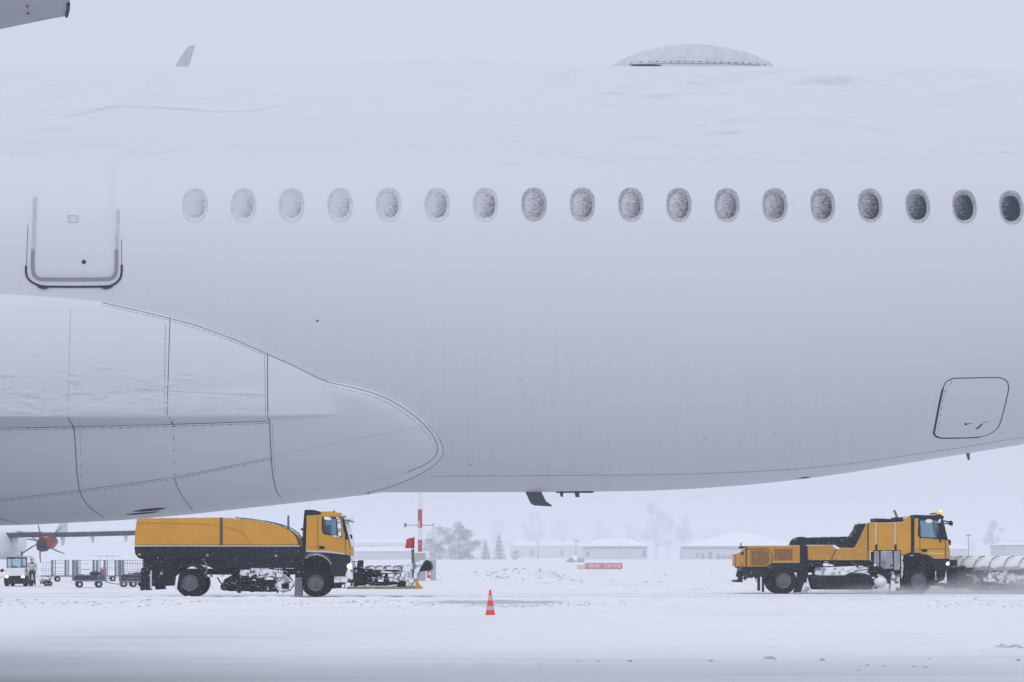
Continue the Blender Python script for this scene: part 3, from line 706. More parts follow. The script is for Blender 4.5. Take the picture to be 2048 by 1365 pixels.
# -------- wing tip of a nearer aircraft, top left corner
def pz(px, py, z):
    Y = (z-CH)*F/(HZ-py); return ((px-1024)*Y/F, Y, z)
ol = [(-700,236),(0,61),(118,37),(130,35.5),(137,30),(139,22),(141,0),(150,-330),(-700,-330)]
ol3 = [pz(x, y, 5.0) for x, y in ol]; n = len(ol3)
cx = sum(p[0] for p in ol3)/n; cy = sum(p[1] for p in ol3)/n
M['underwing'] = mat('grey_wing_paint', (.34,.35,.40), .45, noise=(1.2,.10))
tipw = empty('wing_tip', (ol3[3][0]-.5, ol3[3][1]-.8, 5.0), 0, 'dark grey wing tip of another aircraft hanging over the roofline of the white airliner', 'wing')
mb = MB(); vs = ol3+[(x, y, 5.07) for x, y, z in ol3]
o = mb.add(vs, [tuple(range(n)), tuple(range(2*n-1, n-1, -1))]+[(i, (i+1) % n, (i+1) % n+n, i+n) for i in range(n)]).build('wing_panel', M['underwing'], None, bevel=.02); child(o, tipw)
mb = MB(); a, b = Vector(pz(133,33,4.995)), Vector(pz(137,8,4.995)); o = mb.tube([a, (a+b)/2+Vector((.004,0,0)), b], .010).build('edge_strip', M['seam'], None); child(o, tipw)
mb = MB(); o = mb.cyl(pz(55,14,5.0), Vector(pz(55,14,4.992)), .006).build('fastener', M['rearlamp'], None); child(o, tipw); o = MB().cyl(pz(56,28,5.0), Vector(pz(56,28,4.992)), .006).build('fastener', M['seam'], None); child(o, tipw)
# ================================================================== VEHICLES
class T:
    """photo tracing of a side view -> local metres of a vehicle standing on the ground (near side at y=-1.25)"""
    def __init__(s, xc, yg, Y): s.xc, s.yg, s.Y = xc, yg, Y; s.k = F/Y
    def p(s, px, py): return ((px-s.xc)/s.k, (s.yg-py)/s.k)
    def P(s, pts): return [s.p(*q) for q in pts]
    def v(s, px, py, y): a = s.p(px, py); return (a[0], y, a[1])
    def root(s, name, label, cat, group=None):
        return empty(name, ((s.xc-1024)*s.Y/F, s.Y+1.25, 0), 0, label, cat, group)
def wheel(t, px, py, rpx, y0, w, parent, twin=False, seed=0, near=True):
    x, z = t.p(px, py); r = rpx/t.k
    if near: z = r-.03
    m = MB(); e = .05
    m.lathe((x, y0, z), [(r*.56,0),(r*.60,-.0),(r*.90,.0),(r*.985,e),(r,e*1.6),(r,w*.30),(r*.965,w*.33),(r*.965,w*.37),(r,w*.40),(r,w*.60),(r*.965,w*.63),(r*.965,w*.67),(r,w*.70),(r,w-e*1.6),(r*.985,w-e),(r*.9,w),(r*.56,w)], 40)
    # tread blocks
    for k in range(40):
        a = 2*math.pi*k/40; b = a+.09
        for yy0, yy1 in ((.02, w*.28), (w*.72, w-.02)):
            q = []
            for aa in (a, b):
                for rr in (r*.97, r*1.018): q.append((x+rr*math.cos(aa), z+rr*math.sin(aa)))
            q = [q[0], q[1], q[3], q[2]]
            m.prism(q, y0+yy0, y0+yy1)
    wh = m.build('wheel', M['tyre'], parent, smooth=True)
    m = MB(); f = 0 if y0 < 0 else w; s = 1 if y0 < 0 else -1
    Y0 = y0+f
    m.lathe((x, Y0, z), [(0,s*.10),(r*.16,s*.10),(r*.17,s*.0),(r*.24,s*.0),(r*.25,s*.10),(r*.42,s*.12),(r*.50,s*.03),(r*.575,-s*.012),(r*.585,s*.03),(r*.585,s*.2),(0,s*.22)], 32)
    for k in range(10):
        a = 2*math.pi*k/10; m.cyl((x+r*.33*math.cos(a), Y0+s*.12, z+r*.33*math.sin(a)), (x+r*.33*math.cos(a), Y0+s*.06, z+r*.33*math.sin(a)), r*.03, n=6)
    m.lathe((x, Y0, z), [(0,-s*.02),(r*.10,-s*.02),(r*.13,s*.03),(0,s*.05)], 16)
    m.build('rim', M['rim'], wh, smooth=True)
    return wh
def clutter(m, t, box, n, seed, y0=-1.15, y1=.9, big=.5):
    rnd = random.Random(seed); x0, z1 = t.p(box[0], box[1]); x1, z0 = t.p(box[2], box[3])
    for i in range(n):
        x = rnd.uniform(x0, x1); z = rnd.uniform(z0, z1); y = rnd.uniform(y0, y1); k = rnd.random()
        sx = rnd.uniform(.05, big)*.5; sz = rnd.uniform(.04, .14); sy = rnd.uniform(.04, .25)
        if k < .45: m.box(max(x0,x-sx), min(x1,x+sx), y-sy, y+sy, max(z0,z-sz), min(z1,z+sz))
        elif k < .7: m.cyl((max(x0,x-sx), y, z), (min(x1,x+sx), y+rnd.uniform(-.1,.1), z+rnd.uniform(-.08,.08)), rnd.uniform(.015,.05), n=8)
        elif k < .85: m.cyl((x, y-sy, z), (x, y+sy, z), rnd.uniform(.04,.12), n=12)
        else:
            a = Vector((x, y, z)); m.tube([a+Vector((sx*u, 0, .18*math.sin(u*3.1))) for u in (-1,-.6,-.2,.2,.6,1)], .018, 6)
def glasspane(pts, y, parent, name='window'):
    return MB().prism(pts, y, y+.02).build(name, M['glass'], parent)
def fender(m, t, cx, cy, r0, r1, a0, a1, y0, y1, n=18):
    x, z = t.p(cx, cy); r0 /= t.k; r1 /= t.k
    for i in range(n):
        a = R_(a0+(a1-a0)*i/n); b = R_(a0+(a1-a0)*(i+1)/n)
        m.prism([(x+r0*math.cos(a), z+r0*math.sin(a)), (x+r1*math.cos(a), z+r1*math.sin(a)), (x+r1*math.cos(b), z+r1*math.sin(b)), (x+r0*math.cos(b), z+r0*math.sin(b))], y0, y1)

# ---------------------------------------------------------------- sweeper truck on the left
t = T(485, 1193, 112.0)
tr = t.root('snow_sweeper_truck', 'yellow snow sweeping truck with long rounded hopper and a red flag on its front plough', 'snow truck', 'yellow airport snow trucks')
def B(name, mats, pts, y0, y1, bevel=.02, parent=None, T_=None, smooth=False):
    return MB().prism((T_ or t).P(pts), y0, y1).build(name, M[mats], parent if parent is not None else cur, bevel=bevel, smooth=smooth)
cur = tr
hop = B('hopper', 'yellow', [(268.5,1091),(270,1062),(273.5,1039),(276,1036.3),(440,1034.5),(440,1091)], -1.25, 1.25, .05)
def crease(name, pts, y, r, m, parent, T_=None):
    return MB().tube([(T_ or t).v(px, py, y) for px, py in pts], r, 6).build(name, M[m], parent)
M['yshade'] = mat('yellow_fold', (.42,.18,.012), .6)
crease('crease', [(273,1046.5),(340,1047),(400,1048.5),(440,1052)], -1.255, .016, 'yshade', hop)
B('hopper_top_snow', 'snow', [(280,1036.5),(330,1033.5),(380,1033.2),(446,1034),(446,1036.8),(280,1037)], -1.1, 1.1, .02, hop)
B('hopper_band', 'seam', [(440,1035.5),(445,1035.5),(445,1091),(440,1091)], -1.22, 1.22, 0)
nose = [(445,1091),(445,1035.6),(470,1036.5),(500,1039.5),(525,1043),(545,1047.5),(562,1052.5),(576,1059),(587,1067),(594,1076),(597,1086),(597.5,1091)]
hood = B('hopper_nose', 'yellow', nose, -1.25, 1.25, .05, smooth=True)
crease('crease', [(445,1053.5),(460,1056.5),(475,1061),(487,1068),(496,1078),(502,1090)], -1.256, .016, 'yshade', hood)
rim_o = nose[2:]
for y in (-1.27, 1.21):
    m = MB()
    for (a, b), (c, d) in zip(rim_o[:-1], rim_o[1:]): m.prism(t.P([(a, b-.6), (c, d-.6), (c+1.2 if c > 560 else c, d-2.0), (a+1.2 if a > 560 else a, b-2.0)]), y, y+.06)
    m.build('hopper_rim', M['black'], tr)
B('sill_snow', 'trim', [(269,1091),(599,1091.5),(599,1093.6),(269,1093)], -1.29, 1.29, 0)
low = B('lower_body', 'black', [(268.5,1093.5),(270,1108),(276,1116),(284,1119),(395,1119),(400,1121),(450,1121),(455,1136),(598,1137),(602,1093.8)], -1.24, 1.24, .02)
MB().prism(t.P([(442,1094),(598,1094.2),(598,1112),(442,1112)]), -1.255, -1.2).build('side_panel', M['dgreen'], tr)
MB().prism(t.P([(300,1112),(435,1112),(435,1117),(300,1117)]), -1.26, -1.2).box(*(t.p(424,0)[0], t.p(438,0)[0]), -1.27, -1.2, t.p(0,1117)[1], t.p(0,1111)[1]).build('side_rail', M['chassis'], tr)
for px, py in ((279,1109.5),(415,1111),(552,1112)):
    x, z = t.p(px, py); MB().box(x-.05, x+.05, -1.29, -1.24, z-.045, z+.045).build('marker_lamp', M['marker'], tr, bevel=.01)
m = MB().prism(t.P([(286,1119),(350,1119),(348,1165),(344,1172),(300,1173),(288,1150)]), -1.15, 1.15)
clutter(m, t, (300,1122,345,1172), 24, 3, -1.2, -1.0, .5); rb = m.build('rear_frame', M['black'], tr)
B('mudflap', 'chassis', [(282,1136),(299,1136),(300,1181),(280,1181)], -1.2, -.65, .01); B('mudflap', 'chassis', [(284,1138),(317,1150),(317,1180),(300,1181)], .6, 1.15, .01)
x, z = t.p(322,1147); MB().box(x-.04,x+.06,-1.23,-1.15,z-.06,z+.06).build('rear_lamp', M['marker'], tr)
x, z = t.p(301,1160); MB().box(x-.02,x+.05,-1.24,-1.15,z-.4,z+.4).build('rear_strip', M['trim'], tr)
m = MB(); fender(m, t, 378, 1167, 34, 37, 20, 168, -1.22, -.5); fender(m, t, 378, 1167, 34, 37, 20, 168, .5, 1.22)
m.prism(t.P([(350,1119),(455,1119),(455,1136),(430,1140),(412,1132),(380,1129),(350,1135)]), -1.0, 1.0); m.build('rear_fender', M['black'], tr)
MB().tube([t.v(406,1118,-1.27), t.v(412,1128,-1.28), t.v(414,1140,-1.28), t.v(410,1150,-1.27)], .045, 8).build('hose', M['graymetal'], tr)
B('fender_snow', 'snow', [(352,1153),(358,1148),(357,1155),(353,1180),(349,1178)], -1.24, -1.0, .01); B('fender_snow', 'snow', [(415,1149),(421,1151),(420,1155),(414,1153)], -1.24, -1.0, .01)
for y0 in (-1.22, .88): wheel(t, 380, 1166, 28, y0, .34, tr)
for y0 in (-.84, .5): wheel(t, 380, 1166, 28, y0, .34, tr)
wheel(t, 631, 1166, 28, -1.22, .38, tr); wheel(t, 631, 1166, 28, .84, .38, tr)
m = MB().box(t.p(300,0)[0], t.p(700,0)[0], -.5, -.38, t.p(0,1150)[1], t.p(0,1138)[1]).box(t.p(300,0)[0], t.p(700,0)[0], .38, .5, t.p(0,1150)[1], t.p(0,1138)[1])
m.cyl(t.v(380,1165,-1), t.v(380,1165,1), .13).cyl(t.v(631,1165,-1), t.v(631,1165,1), .12); clutter(m, t, (420,1136,600,1150), 60, 7, -1.1, .6); m.build('chassis', M['chassis'], tr)
# under-body sweeping gear
m = MB(); m.prism(t.P([(446,1160),(470,1146),(480,1147),(505,1150),(560,1152),(575,1160),(583,1172),(575,1183),(540,1184.5),(500,1184),(470,1178),(450,1182),(441,1175)]), -.9, .3)
clutter(m, t, (455,1145,580,1183), 60, 11, -1.2, -.8, .7)
for px, py, r in ((448,1174,8),(503,1178,7)): m.cyl(t.v(px,py,-1.15), t.v(px,py,-.3), r/t.k, n=16)
m.build('sweeper_deck', M['chassis'], tr)
m = MB(); m.prism(t.P([(478,1147),(508,1136),(560,1141),(566,1147),(545,1156),(520,1153),(500,1158),(482,1152)]), -1.18, -.95)
clutter(m, t, (480,1140,566,1160), 26, 12, -1.25, -1.1, .5); m.build('sweeper_housing', M['crust'], tr, bevel=.01)
m = MB(); m.cyl(t.v(566,1168,-1.2), t.v(566,1168,-.2), 17/t.k, n=20); m.prism(t.P([(556,1147),(570,1149),(588,1166),(582,1180),(562,1184),(552,1170)]), -1.22, -.9); m.build('brush_roller', M['crustw'], tr, bevel=.03)
m = MB(); m.tube([t.v(434,1155,-1.1), t.v(440,1165,-1.15), t.v(450,1174,-1.15), t.v(462,1176,-1.1)], .03); m.tube([t.v(566,1136,-1.1), t.v(570,1144,-1.1), t.v(580,1146,-1.1)], .03); m.build('hose', M['black'], tr)
B('mudflap', 'rim', [(590,1155),(604,1155),(604,1192),(588.5,1192)], -1.22, -.7, .01)
m = MB().prism(t.P([(591,1093),(605,1093),(607,1155),(590,1155)]), -1.2, 1.0); clutter(m, t, (588,1100,606,1150), 20, 15, -1.28, -1.1, .3); m.build('tank_bracket', M['chassis'], tr)
MB().tube([t.v(574,1059,-.6), t.v(574,1034,-.6), t.v(574.6,1031,-.6)], .05, 10).build('exhaust_pipe', M['graymetal'], tr, smooth=True)
# cab
cab = MB()
for y0, y1 in ((-1.25, -1.19), (1.19, 1.25)):
    for pts in ([(611.5,1102),(613.5,1031.5),(644,1029.5),(643.5,1060),(646,1068),(646,1102)],
                [(646,1102),(646,1068),(656,1070.5),(668,1072.5),(683,1075),(690,1080),(690,1108)],
                [(644,1034.5),(644,1029.5),(660,1027.8),(680,1027.5),(683.5,1034.5)],
                [(683,1075),(679,1034),(683.5,1033),(689.5,1072),(690.5,1082)],
                [(690,1108),(690.2,1080),(696,1080),(699,1098),(699.5,1112)]):
        cab.prism(t.P(pts), y0, y1)
cab.prism(t.P([(640,1023.5),(660,1023),(682,1026),(683,1031),(640,1032)]), -1.2, 1.2)
cab.prism(t.P([(611.5,1102),(613.5,1032),(615.5,1032),(614,1102)]), -1.19, 1.19); cab.prism(t.P([(611.5,1098),(690,1102),(690,1108),(611.5,1102)]), -1.19, 1.19)
cab.prism(t.P([(694,1080),(697.5,1080),(701,1098),(701,1112),(697,1112)]), -1.15, 1.15)
cb = cab.build('cab', M['yellow'], tr, bevel=.012)
m = MB(); m.tube([t.v(635.8,1032,-1.255), t.v(635.8,1101,-1.255)], .012, 6); m.tube([t.v(690.3,1078,-1.255), t.v(690.3,1108,-1.255)], .014, 6); m.tube([t.v(615,1093,-1.255), t.v(636,1093,-1.255)], .008, 6); m.build('door_seam', M['seam'], cb)
wpts = [(644,1035),(680,1034.6),(683.5,1074),(668,1072.5),(647,1067.5),(643.8,1060)]
glasspane(t.P(wpts), -1.225, cb); glasspane(t.P(wpts), 1.205, cb)
def frame(pts, y, wpx, m_, parent, name='window_frame'):
    m = MB(); n = len(pts); c = (sum(p[0] for p in pts)/n, sum(p[1] for p in pts)/n)
    for i in range(n):
        a, b = pts[i], pts[(i+1) % n]
        ia = (a[0]+(c[0]-a[0])*wpx, a[1]+(c[1]-a[1])*wpx); ib = (b[0]+(c[0]-b[0])*wpx, b[1]+(c[1]-b[1])*wpx)
        m.prism(t.P([a, b, ib, ia]), y, y+.03)
    return m.build(name, M[m_], parent)
frame(wpts, -1.262, .14, 'black', cb)
m = MB(); m.box(t.p(617,0)[0], t.p(637,0)[0], -.9, .9, t.p(0,1090)[1], t.p(0,1058)[1]); m.box(t.p(646,0)[0], t.p(660,0)[0], -.95, -.5, t.p(0,1080)[1], t.p(0,1050)[1]); m.box(t.p(672,0)[0], t.p(692,0)[0], -1.1, 1.1, t.p(0,1090)[1], t.p(0,1071)[1]); m.build('seats_and_dash', M['seat'], cb, bevel=.03)
B('door_handle', 'black', [(637.5,1092),(649,1093),(650,1098.5),(639,1098.5)], -1.28, -1.24, .015, cb)
B('roof_spoiler', 'black', [(609,1019.8),(627,1020),(640,1023.5),(643.5,1029.8),(612,1031)], -1.24, 1.24, .03, cb)
B('air_intake_column', 'black', [(608.5,1021),(614,1031),(612,1105),(603.5,1106),(605,1070),(606.5,1045)], -1.2, -.7, .02); B('air_intake_column', 'black', [(608.5,1021),(614,1031),(612,1105),(603.5,1106),(605,1070),(606.5,1045)], .7, 1.2, .02)
for px, py in ((603.5,1059),(604,1080)): MB().cyl(t.v(px,py,-1.1), t.v(px,py,-.8), .06).build('clamp', M['black'], tr)
m = MB().prism(t.P([(682,1029),(686,1031),(697,1078),(693,1079),(687,1060),(684,1040)]), -1.255, -1.18); m.prism(t.P([(682,1029),(686,1031),(697,1078),(693,1079),(687,1060),(684,1040)]), 1.18, 1.255); m.build('windscreen_pillar', M['black'], cb)
m = MB().prism(t.P([(684.5,1031),(686.5,1031),(698,1080),(696,1080)]), -1.17, 1.17); m.build('windscreen', M['glass'], cb)
m = MB().prism(t.P([(687,1036),(688.5,1036),(701.5,1078),(702,1094),(698.5,1080)]), -1.12, 1.15); m.build('windscreen_snow', M['snow'], cb, bevel=.02)
m = MB().prism(t.P([(682,1027),(690,1028),(698,1033),(702,1041),(701,1045),(696,1042),(689,1040),(684,1036)]), -1.27, 1.25); m.build('sun_visor', M['crust'], cb, bevel=.03)
B('visor_snow', 'snow', [(688,1026.5),(695,1028.5),(700.5,1035),(700,1037),(692,1032)], -1.2, 1.2, .01, cb)
B('mirror', 'crustw', [(675,1041),(681,1040),(683,1060),(683,1073),(677,1073)], -1.50, -1.40, .02, cb)
B('mirror_back', 'black', [(672.5,1041),(675.5,1040),(678,1073),(674,1073)], -1.48, -1.36, .02, cb)
MB().tube([t.v(686,1034,-1.2), t.v(680,1036,-1.45), t.v(679,1042,-1.45)], .02).build('mirror_arm', M['black'], cb)
B('window_snow', 'snow', [(647,1036),(652,1033.5),(659,1035),(664,1038),(660,1040.5),(650,1040)], -1.30, -1.26, .01, cb); B('window_snow', 'snow', [(665,1071),(680,1072),(680,1075),(667,1074)], -1.32, -1.26, .01, cb); B('window_snow', 'snow', [(672,1034),(678,1036),(681,1041),(674,1038)], -1.33, -1.26, .01, cb)
B('mirror', 'black', [(696,1068),(703,1070),(704,1078),(699,1079)], -1.1, -.8, .02, cb)
MB().cyl(t.v(665,1023.5,-.3), t.v(665,1021,-.3), .06).build('roof_beacon', M['rearlamp'], cb)
x, z = t.p(638,1102); B('sill_stripe', 'trim', [(612,1101),(650,1102),(690,1107),(690,1109.5),(650,1105),(612,1104)], -1.262, -1.2, 0)
lc = B('lower_cab', 'dgreen', [(606,1104),(650,1105.5),(690,1109.5),(701,1113),(702,1120),(694,1140),(690,1153),(664,1153),(662,1136),(654,1118),(640,1109),(625,1108),(608,1116)], -1.25, 1.25, .02)
m = MB(); fender(m, t, 631, 1166, 56, 60, 62, 118, -1.26, -.75, 10)
m = MB(); 
def arc(pts, w_, y0, y1):
    for (a, b), (c, d) in zip(pts[:-1], pts[1:]): m.prism(t.P([(a, b), (c, d), (c-.1*w_, d+w_), (a-.1*w_, b+w_)]), y0, y1)
arc([(609,1114),(616,1107.5),(626,1105),(636,1106),(648,1110),(658,1117),(664,1127)], 2.2, -1.29, -.75); m.build('front_fender', M['rim'], tr)
m = MB(); arc([(611,1117),(618,1111),(628,1108.2),(637,1108.8),(647,1112.5),(656,1119),(662,1128)], 1.6, -1.27, -1.0); m.build('fender_snow', M['trim'], tr)
m = MB().prism(t.P([(612,1116),(630,1110),(648,1114),(660,1130),(664,1150),(668,1178),(600,1178),(606,1130)]), -.7, 1.1); m.build('wheel_arch', M['chassis'], tr)
B('bumper', 'crust', [(690,1140),(705,1138),(706,1160),(694,1166),(668,1166),(668,1153),(688,1153)], -1.2, 1.2, .03)
B('step', 'chassis', [(668,1166),(690,1166),(690,1177),(672,1177)], -1.2, -.9, .01); B('step_snow', 'snow', [(684,1170),(689,1169),(689,1175),(683,1176)], -1.24, -1.1, .01)
B('grille_snow', 'snow', [(692,1113),(701,1112),(704,1130),(706,1140),(700,1136),(693,1122)], -1.2, 1.2, .02)
x, z = t.p(698,1133); MB().cyl((x, -1.22, z), (x+.03, -1.26, z), .11, n=16).build('headlight', M['lamp_on'], tr); MB().box(x-.02, x+.12, -1.2, -.85, z-.14, z+.12).build('headlight_housing', M['lamp_dim'], tr, bevel=.03)
# front plough carrier and blade
m = MB(); m.prism(t.P([(713,1127),(722,1127),(724,1172),(713,1173)]), -.9, -.6); m.prism(t.P([(700,1150),(716,1146),(716,1165),(700,1168)]), -.9, .9); m.prism(t.P([(713,1127),(722,1127),(724,1172),(713,1173)]), .3, .6)
clutter(m, t, (700,1135,728,1173), 40, 21, -1.2, .2, .5); m.build('carrier_frame', M['dgreen'], tr)
m = MB().box(*(t.p(715,0)[0], t.p(726,0)[0]), -1.0, -.7, t.p(0,1128)[1], t.p(0,1121)[1]); m.box(*(t.p(717,0)[0], t.p(722,0)[0]), -.95, -.75, t.p(0,1136)[1], t.p(0,1128)[1]); m.tube([t.v(702,1124,-.9), t.v(716,1124,-.9)], .025); m.build('work_lamp_bar', M['black'], tr)
m = MB(); m.prism(t.P([(722,1136),(735,1131),(800,1130),(803,1148),(725,1149)]), -1.0, .9); pt = m.build('plough_top', M['crustw'], tr, bevel=.03)
m = MB()
for i in range(4):
    x0 = 731+i*18.2; arcp = [t.v(x0,1137,-1.03), t.v(x0+2,1134.5,-1.03), t.v(x0+5,1132.8,-1.03), t.v(x0+14,1132.2,-1.03)]; m.tube(arcp, .022, 6)
m.build('rib', M['seam'], pt)
m = MB(); m.prism(t.P([(722,1138),(745,1138),(745,1146),(722,1146)]), -1.15, -1.0); clutter(m, t, (720,1140,800,1172), 110, 22, -1.25, .6, .8); m.prism(t.P([(720,1150),(812,1148),(815,1168),(715,1170)]), -.8, .5)
m.build('plough_frame', M['chassis'], tr)
m = MB(); clutter(m, t, (745,1148,812,1164), 26, 23, -1.3, -.9, .8); m.prism(t.P([(730,1141),(752,1143),(800,1144),(800,1147),(730,1145)]), -1.2, -1.0); m.prism(t.P([(782,1150),(808,1152),(806,1166),(800,1168),(784,1160)]), -1.3, -.9)
m.build('snowed_linkage', M['crust'], tr, bevel=.01)
B('plough_blade', 'crust', [(700,1168),(715,1172),(842,1172),(846,1178),(695,1178)], -1.2, -.2, .01)
M['olive'] = mat('olive_cutting_edge', (.20,.18,.05), .6, speck=(10,.6)); B('cutting_edge', 'olive', [(694,1174),(842,1174),(846,1178.5),(693,1178.5)], -1.35, -1.2, .0)
B('blade_end', 'yellow2', [(830,1158),(833,1158),(845,1178.5),(832,1178.5)], -1.38, -1.32, .01)
m = MB(); m.lathe(t.v(803,1169,-1.3), [(0,0),(.17,0),(.19,.05),(.19,.25),(.17,.3),(0,.3)], 20); m.build('support_wheel', M['tyre'], tr)
m = MB(); m.prism(t.P([(803,1129),(812,1127),(820,1126),(826,1130),(826,1150),(822,1165),(826,1168),(822,1172),(814,1170),(806,1150)]), -1.3, .8); m.prism(t.P([(824,1132),(833,1124),(846,1120),(850,1122),(840,1138),(832,1162),(824,1166)]), -1.3, 1.0)
clutter(m, t, (803,1130,830,1168), 12, 24, -1.35, -1.2, .3); m.build('side_shield', M['crustw'], tr, bevel=.03)
m = MB().prism(t.P([(822,1098),(826,1100),(829,1128),(823,1128)]), -1.1, -1.0); m.build('shield_post', M['graymetal'], tr)
B('deflector_hood', 'black', [(837,1144),(843,1130),(849,1122),(854,1120),(859,1123),(863,1131),(863,1140),(858,1142),(848,1143)], -1.3, .9, .03)
fl = MB().tube([t.v(828.5,1074,-1.32), t.v(828,1095,-1.32), t.v(827,1110,-1.32), t.v(829,1130,-1.32), t.v(825,1162,-1.3)], .022, 6).build('flag_pole', M['seam'], tr)
m = MB(); nx_, nz_ = 14, 10; vs = []
for j in range(nz_+1):
    for i in range(nx_+1):
        u, v = i/nx_, j/nz_; px = 828.5-u*(15.5+2.5*v)+(.5*math.sin(v*5)); py = 1076+v*21+u*3.5*(1-v)-1.2*math.sin(u*3.14)*(1-v)
        a = t.v(px, py, -1.32+.09*math.sin(u*6+v*2)); vs.append(a)
m.add(vs, [(j*(nx_+1)+i, j*(nx_+1)+i+1, (j+1)*(nx_+1)+i+1, (j+1)*(nx_+1)+i) for j in range(nz_) for i in range(nx_)])
o = m.build('flag', M['red'], fl, smooth=True); sm = o.modifiers.new('s', 'SOLIDIFY'); sm.thickness = .01
# driver
def skinned(name, joints, edges, m_, parent=None, loc=None, sub=1):
    me = bpy.data.meshes.new(name); me.from_pydata([j[0] for j in joints], edges, []); o = bpy.data.objects.new(name, me); COL.objects.link(o)
    o.modifiers.new('skin', 'SKIN'); bm = bmesh.new(); bm.from_mesh(me)
    ly = bm.verts.layers.skin.verify(); bm.verts.ensure_lookup_table()
    for v, j in zip(bm.verts, joints): r = j[1]; v[ly].radius = (r, r) if not isinstance(r, tuple) else r; v[ly].use_root = (v.index == 0)
    bm.to_mesh(me); bm.free(); s = o.modifiers.new('sub', 'SUBSURF'); s.levels = sub; s.render_levels = sub
    dg = bpy.context.evaluated_depsgraph_get(); ev = o.evaluated_get(dg); nm = bpy.data.meshes.new_from_object(ev); o.modifiers.clear(); o.data = nm
    nm.name = name; nm.materials.clear(); nm.materials.append(m_); nm.polygons.foreach_set('use_smooth', [True]*len(nm.polygons))
    if parent is not None: o.parent = parent
    if loc: o.location = loc
    return o
def head_mesh(c, yaw, m_, parent=None):
    mb = MB(); mb.blob((0,0,0), (.085,.10,.12), 1, 14, 0); mb.blob((0,-.105,-.005), (.014,.022,.028), 2, 6, 0)
    mb.blob((.085,0,0), (.012,.02,.035), 3, 6, 0); mb.blob((-.085,0,0), (.012,.02,.035), 4, 6, 0); mb.cyl((0,0,-.18), (0,0,-.08), .055)
    c_, s_ = math.cos(yaw), math.sin(yaw); mb.v = [(x*c_-y*s_+c[0], x*s_+y*c_+c[1], z+c[2]) for x, y, z in mb.v]
    return mb
def hand_chain(J, E, w, d, side, r=.008):
    """five fingers rooted in the palm vertex w, pointing along d"""
    base = Vector(J[w][0]); d = Vector(d).normalized(); s = Vector(side).normalized()
    for k, (o_, L_) in enumerate(((-.03,.07),(-.01,.08),(.01,.078),(.03,.06))):
        a = len(J); J.append((tuple(base+s*o_+d*.03), .010)); J.append((tuple(base+s*o_+d*(.03+L_*.6)+Vector((0,0,-.012))), r)); J.append((tuple(base+s*o_+d*(.03+L_)+Vector((0,0,-.03))), r*.8)); E += [(w, a), (a, a+1), (a+1, a+2)]
    a = len(J); J.append((tuple(base-s*.045+d*.0), .011)); J.append((tuple(base-s*.055+d*.04), .009)); E += [(w, a), (a, a+1)]
drv = empty('person', ((653-1024)*t.Y/F, t.Y+.55, 1.75+.0), 0, 'driver in dark clothes seated at the wheel of the long yellow hopper truck', 'person')
z0 = 0
J = [((0,0,.55), (.15,.11)), ((.02,0,.80), (.16,.12)), ((.04,0,.98), (.12,.10)), ((.05,0,1.08), .055), ((.06,0,1.14), .06), ((.03,-.20,.95), .06), ((.16,-.22,.74), .05), ((.36,-.16,.78), .038), ((.42,-.14,.80), .035), ((.03,.20,.95), .06), ((.16,.22,.74), .05), ((.36,.16,.78), .038), ((.42,.14,.80), .035), ((.42,-.1,.55), .08), ((.42,.1,.55), .08), ((.48,-.1,.2), .055), ((.48,.1,.2), .055)]
E = [(0,1),(1,2),(2,3),(3,4),(2,5),(5,6),(6,7),(7,8),(2,9),(9,10),(10,11),(11,12),(0,13),(0,14),(13,15),(14,16)]
hand_chain(J, E, 8, (1,0,-.2), (0,1,0)); hand_chain(J, E, 12, (1,0,-.2), (0,-1,0))
b = skinned('body', J, E, M['darklug'], drv)
head_mesh((.08,0,1.24), R_(90), M['skin']).build('head', M['skin'], drv, smooth=True, angle=60)
MB().blob((.06,0,1.28), (.10,.09,.10), 5, 12, .03).build('hair', M['seat'], drv, smooth=True, angle=60)

# ---------------------------------------------------------------- jet sweeper truck on the right
t = T(1690, 1187, 121.0)
tr = t.root('snow_blower_truck', 'yellow snow clearing truck with bent black air duct, grey side tanks and lit amber beacon', 'snow truck', 'yellow airport snow trucks'); cur = tr
rear = B('engine_housing', 'yellow2', [(1493,1134),(1493,1092),(1600,1091),(1600,1124.5),(1546,1125.5),(1532,1134)], -1.25, 1.25, .03)
B('rear_corner', 'yellow2', [(1473,1133),(1474,1108),(1482,1103),(1492,1093),(1492,1134)], -1.2, 1.2, .03)
B('rear_panel', 'grille', [(1472.4,1131),(1473.4,1110),(1481,1105),(1481,1136),(1474,1137)], -1.0, -.2, .01)
m = MB(); m.tube([t.v(1493.3,1093,-1.255), t.v(1493.3,1134,-1.255)], .022, 6); m.tube([t.v(1493,1098.3,-1.255), t.v(1536,1098,-1.255), t.v(1544,1109,-1.255), t.v(1544,1125,-1.255)], .022, 6); m.build('panel_seam', M['seam'], rear)
def grille(pts, x0, x1, y0, y1, cols):
    m = MB().prism(t.P(pts), -1.27, -1.25); gr = m.build('grille', M['grille'], rear)
    m = MB()
    for i in range(cols+1):
        px = x0+(x1-x0)*i/cols; m.box(*(t.p(px-.35,0)[0], t.p(px+.35,0)[0]), -1.285, -1.27, t.p(0,y1)[1], t.p(0,y0)[1])
    for j in range(7):
        py = y0+(y1-y0)*j/6; m.box(*(t.p(x0,0)[0], t.p(x1,0)[0]), -1.283, -1.272, t.p(0,py+.3)[1], t.p(0,py-.3)[1])
    m.build('slat', M['yshade'], gr)
grille([(1502,1131),(1502,1102),(1532,1101),(1538.5,1108),(1538.5,1124),(1530,1131)], 1503, 1537, 1103, 1130, 12)
grille([(1548,1120.5),(1548,1098),(1585,1098),(1585,1120.5)], 1549, 1584, 1099, 1119.5, 12)
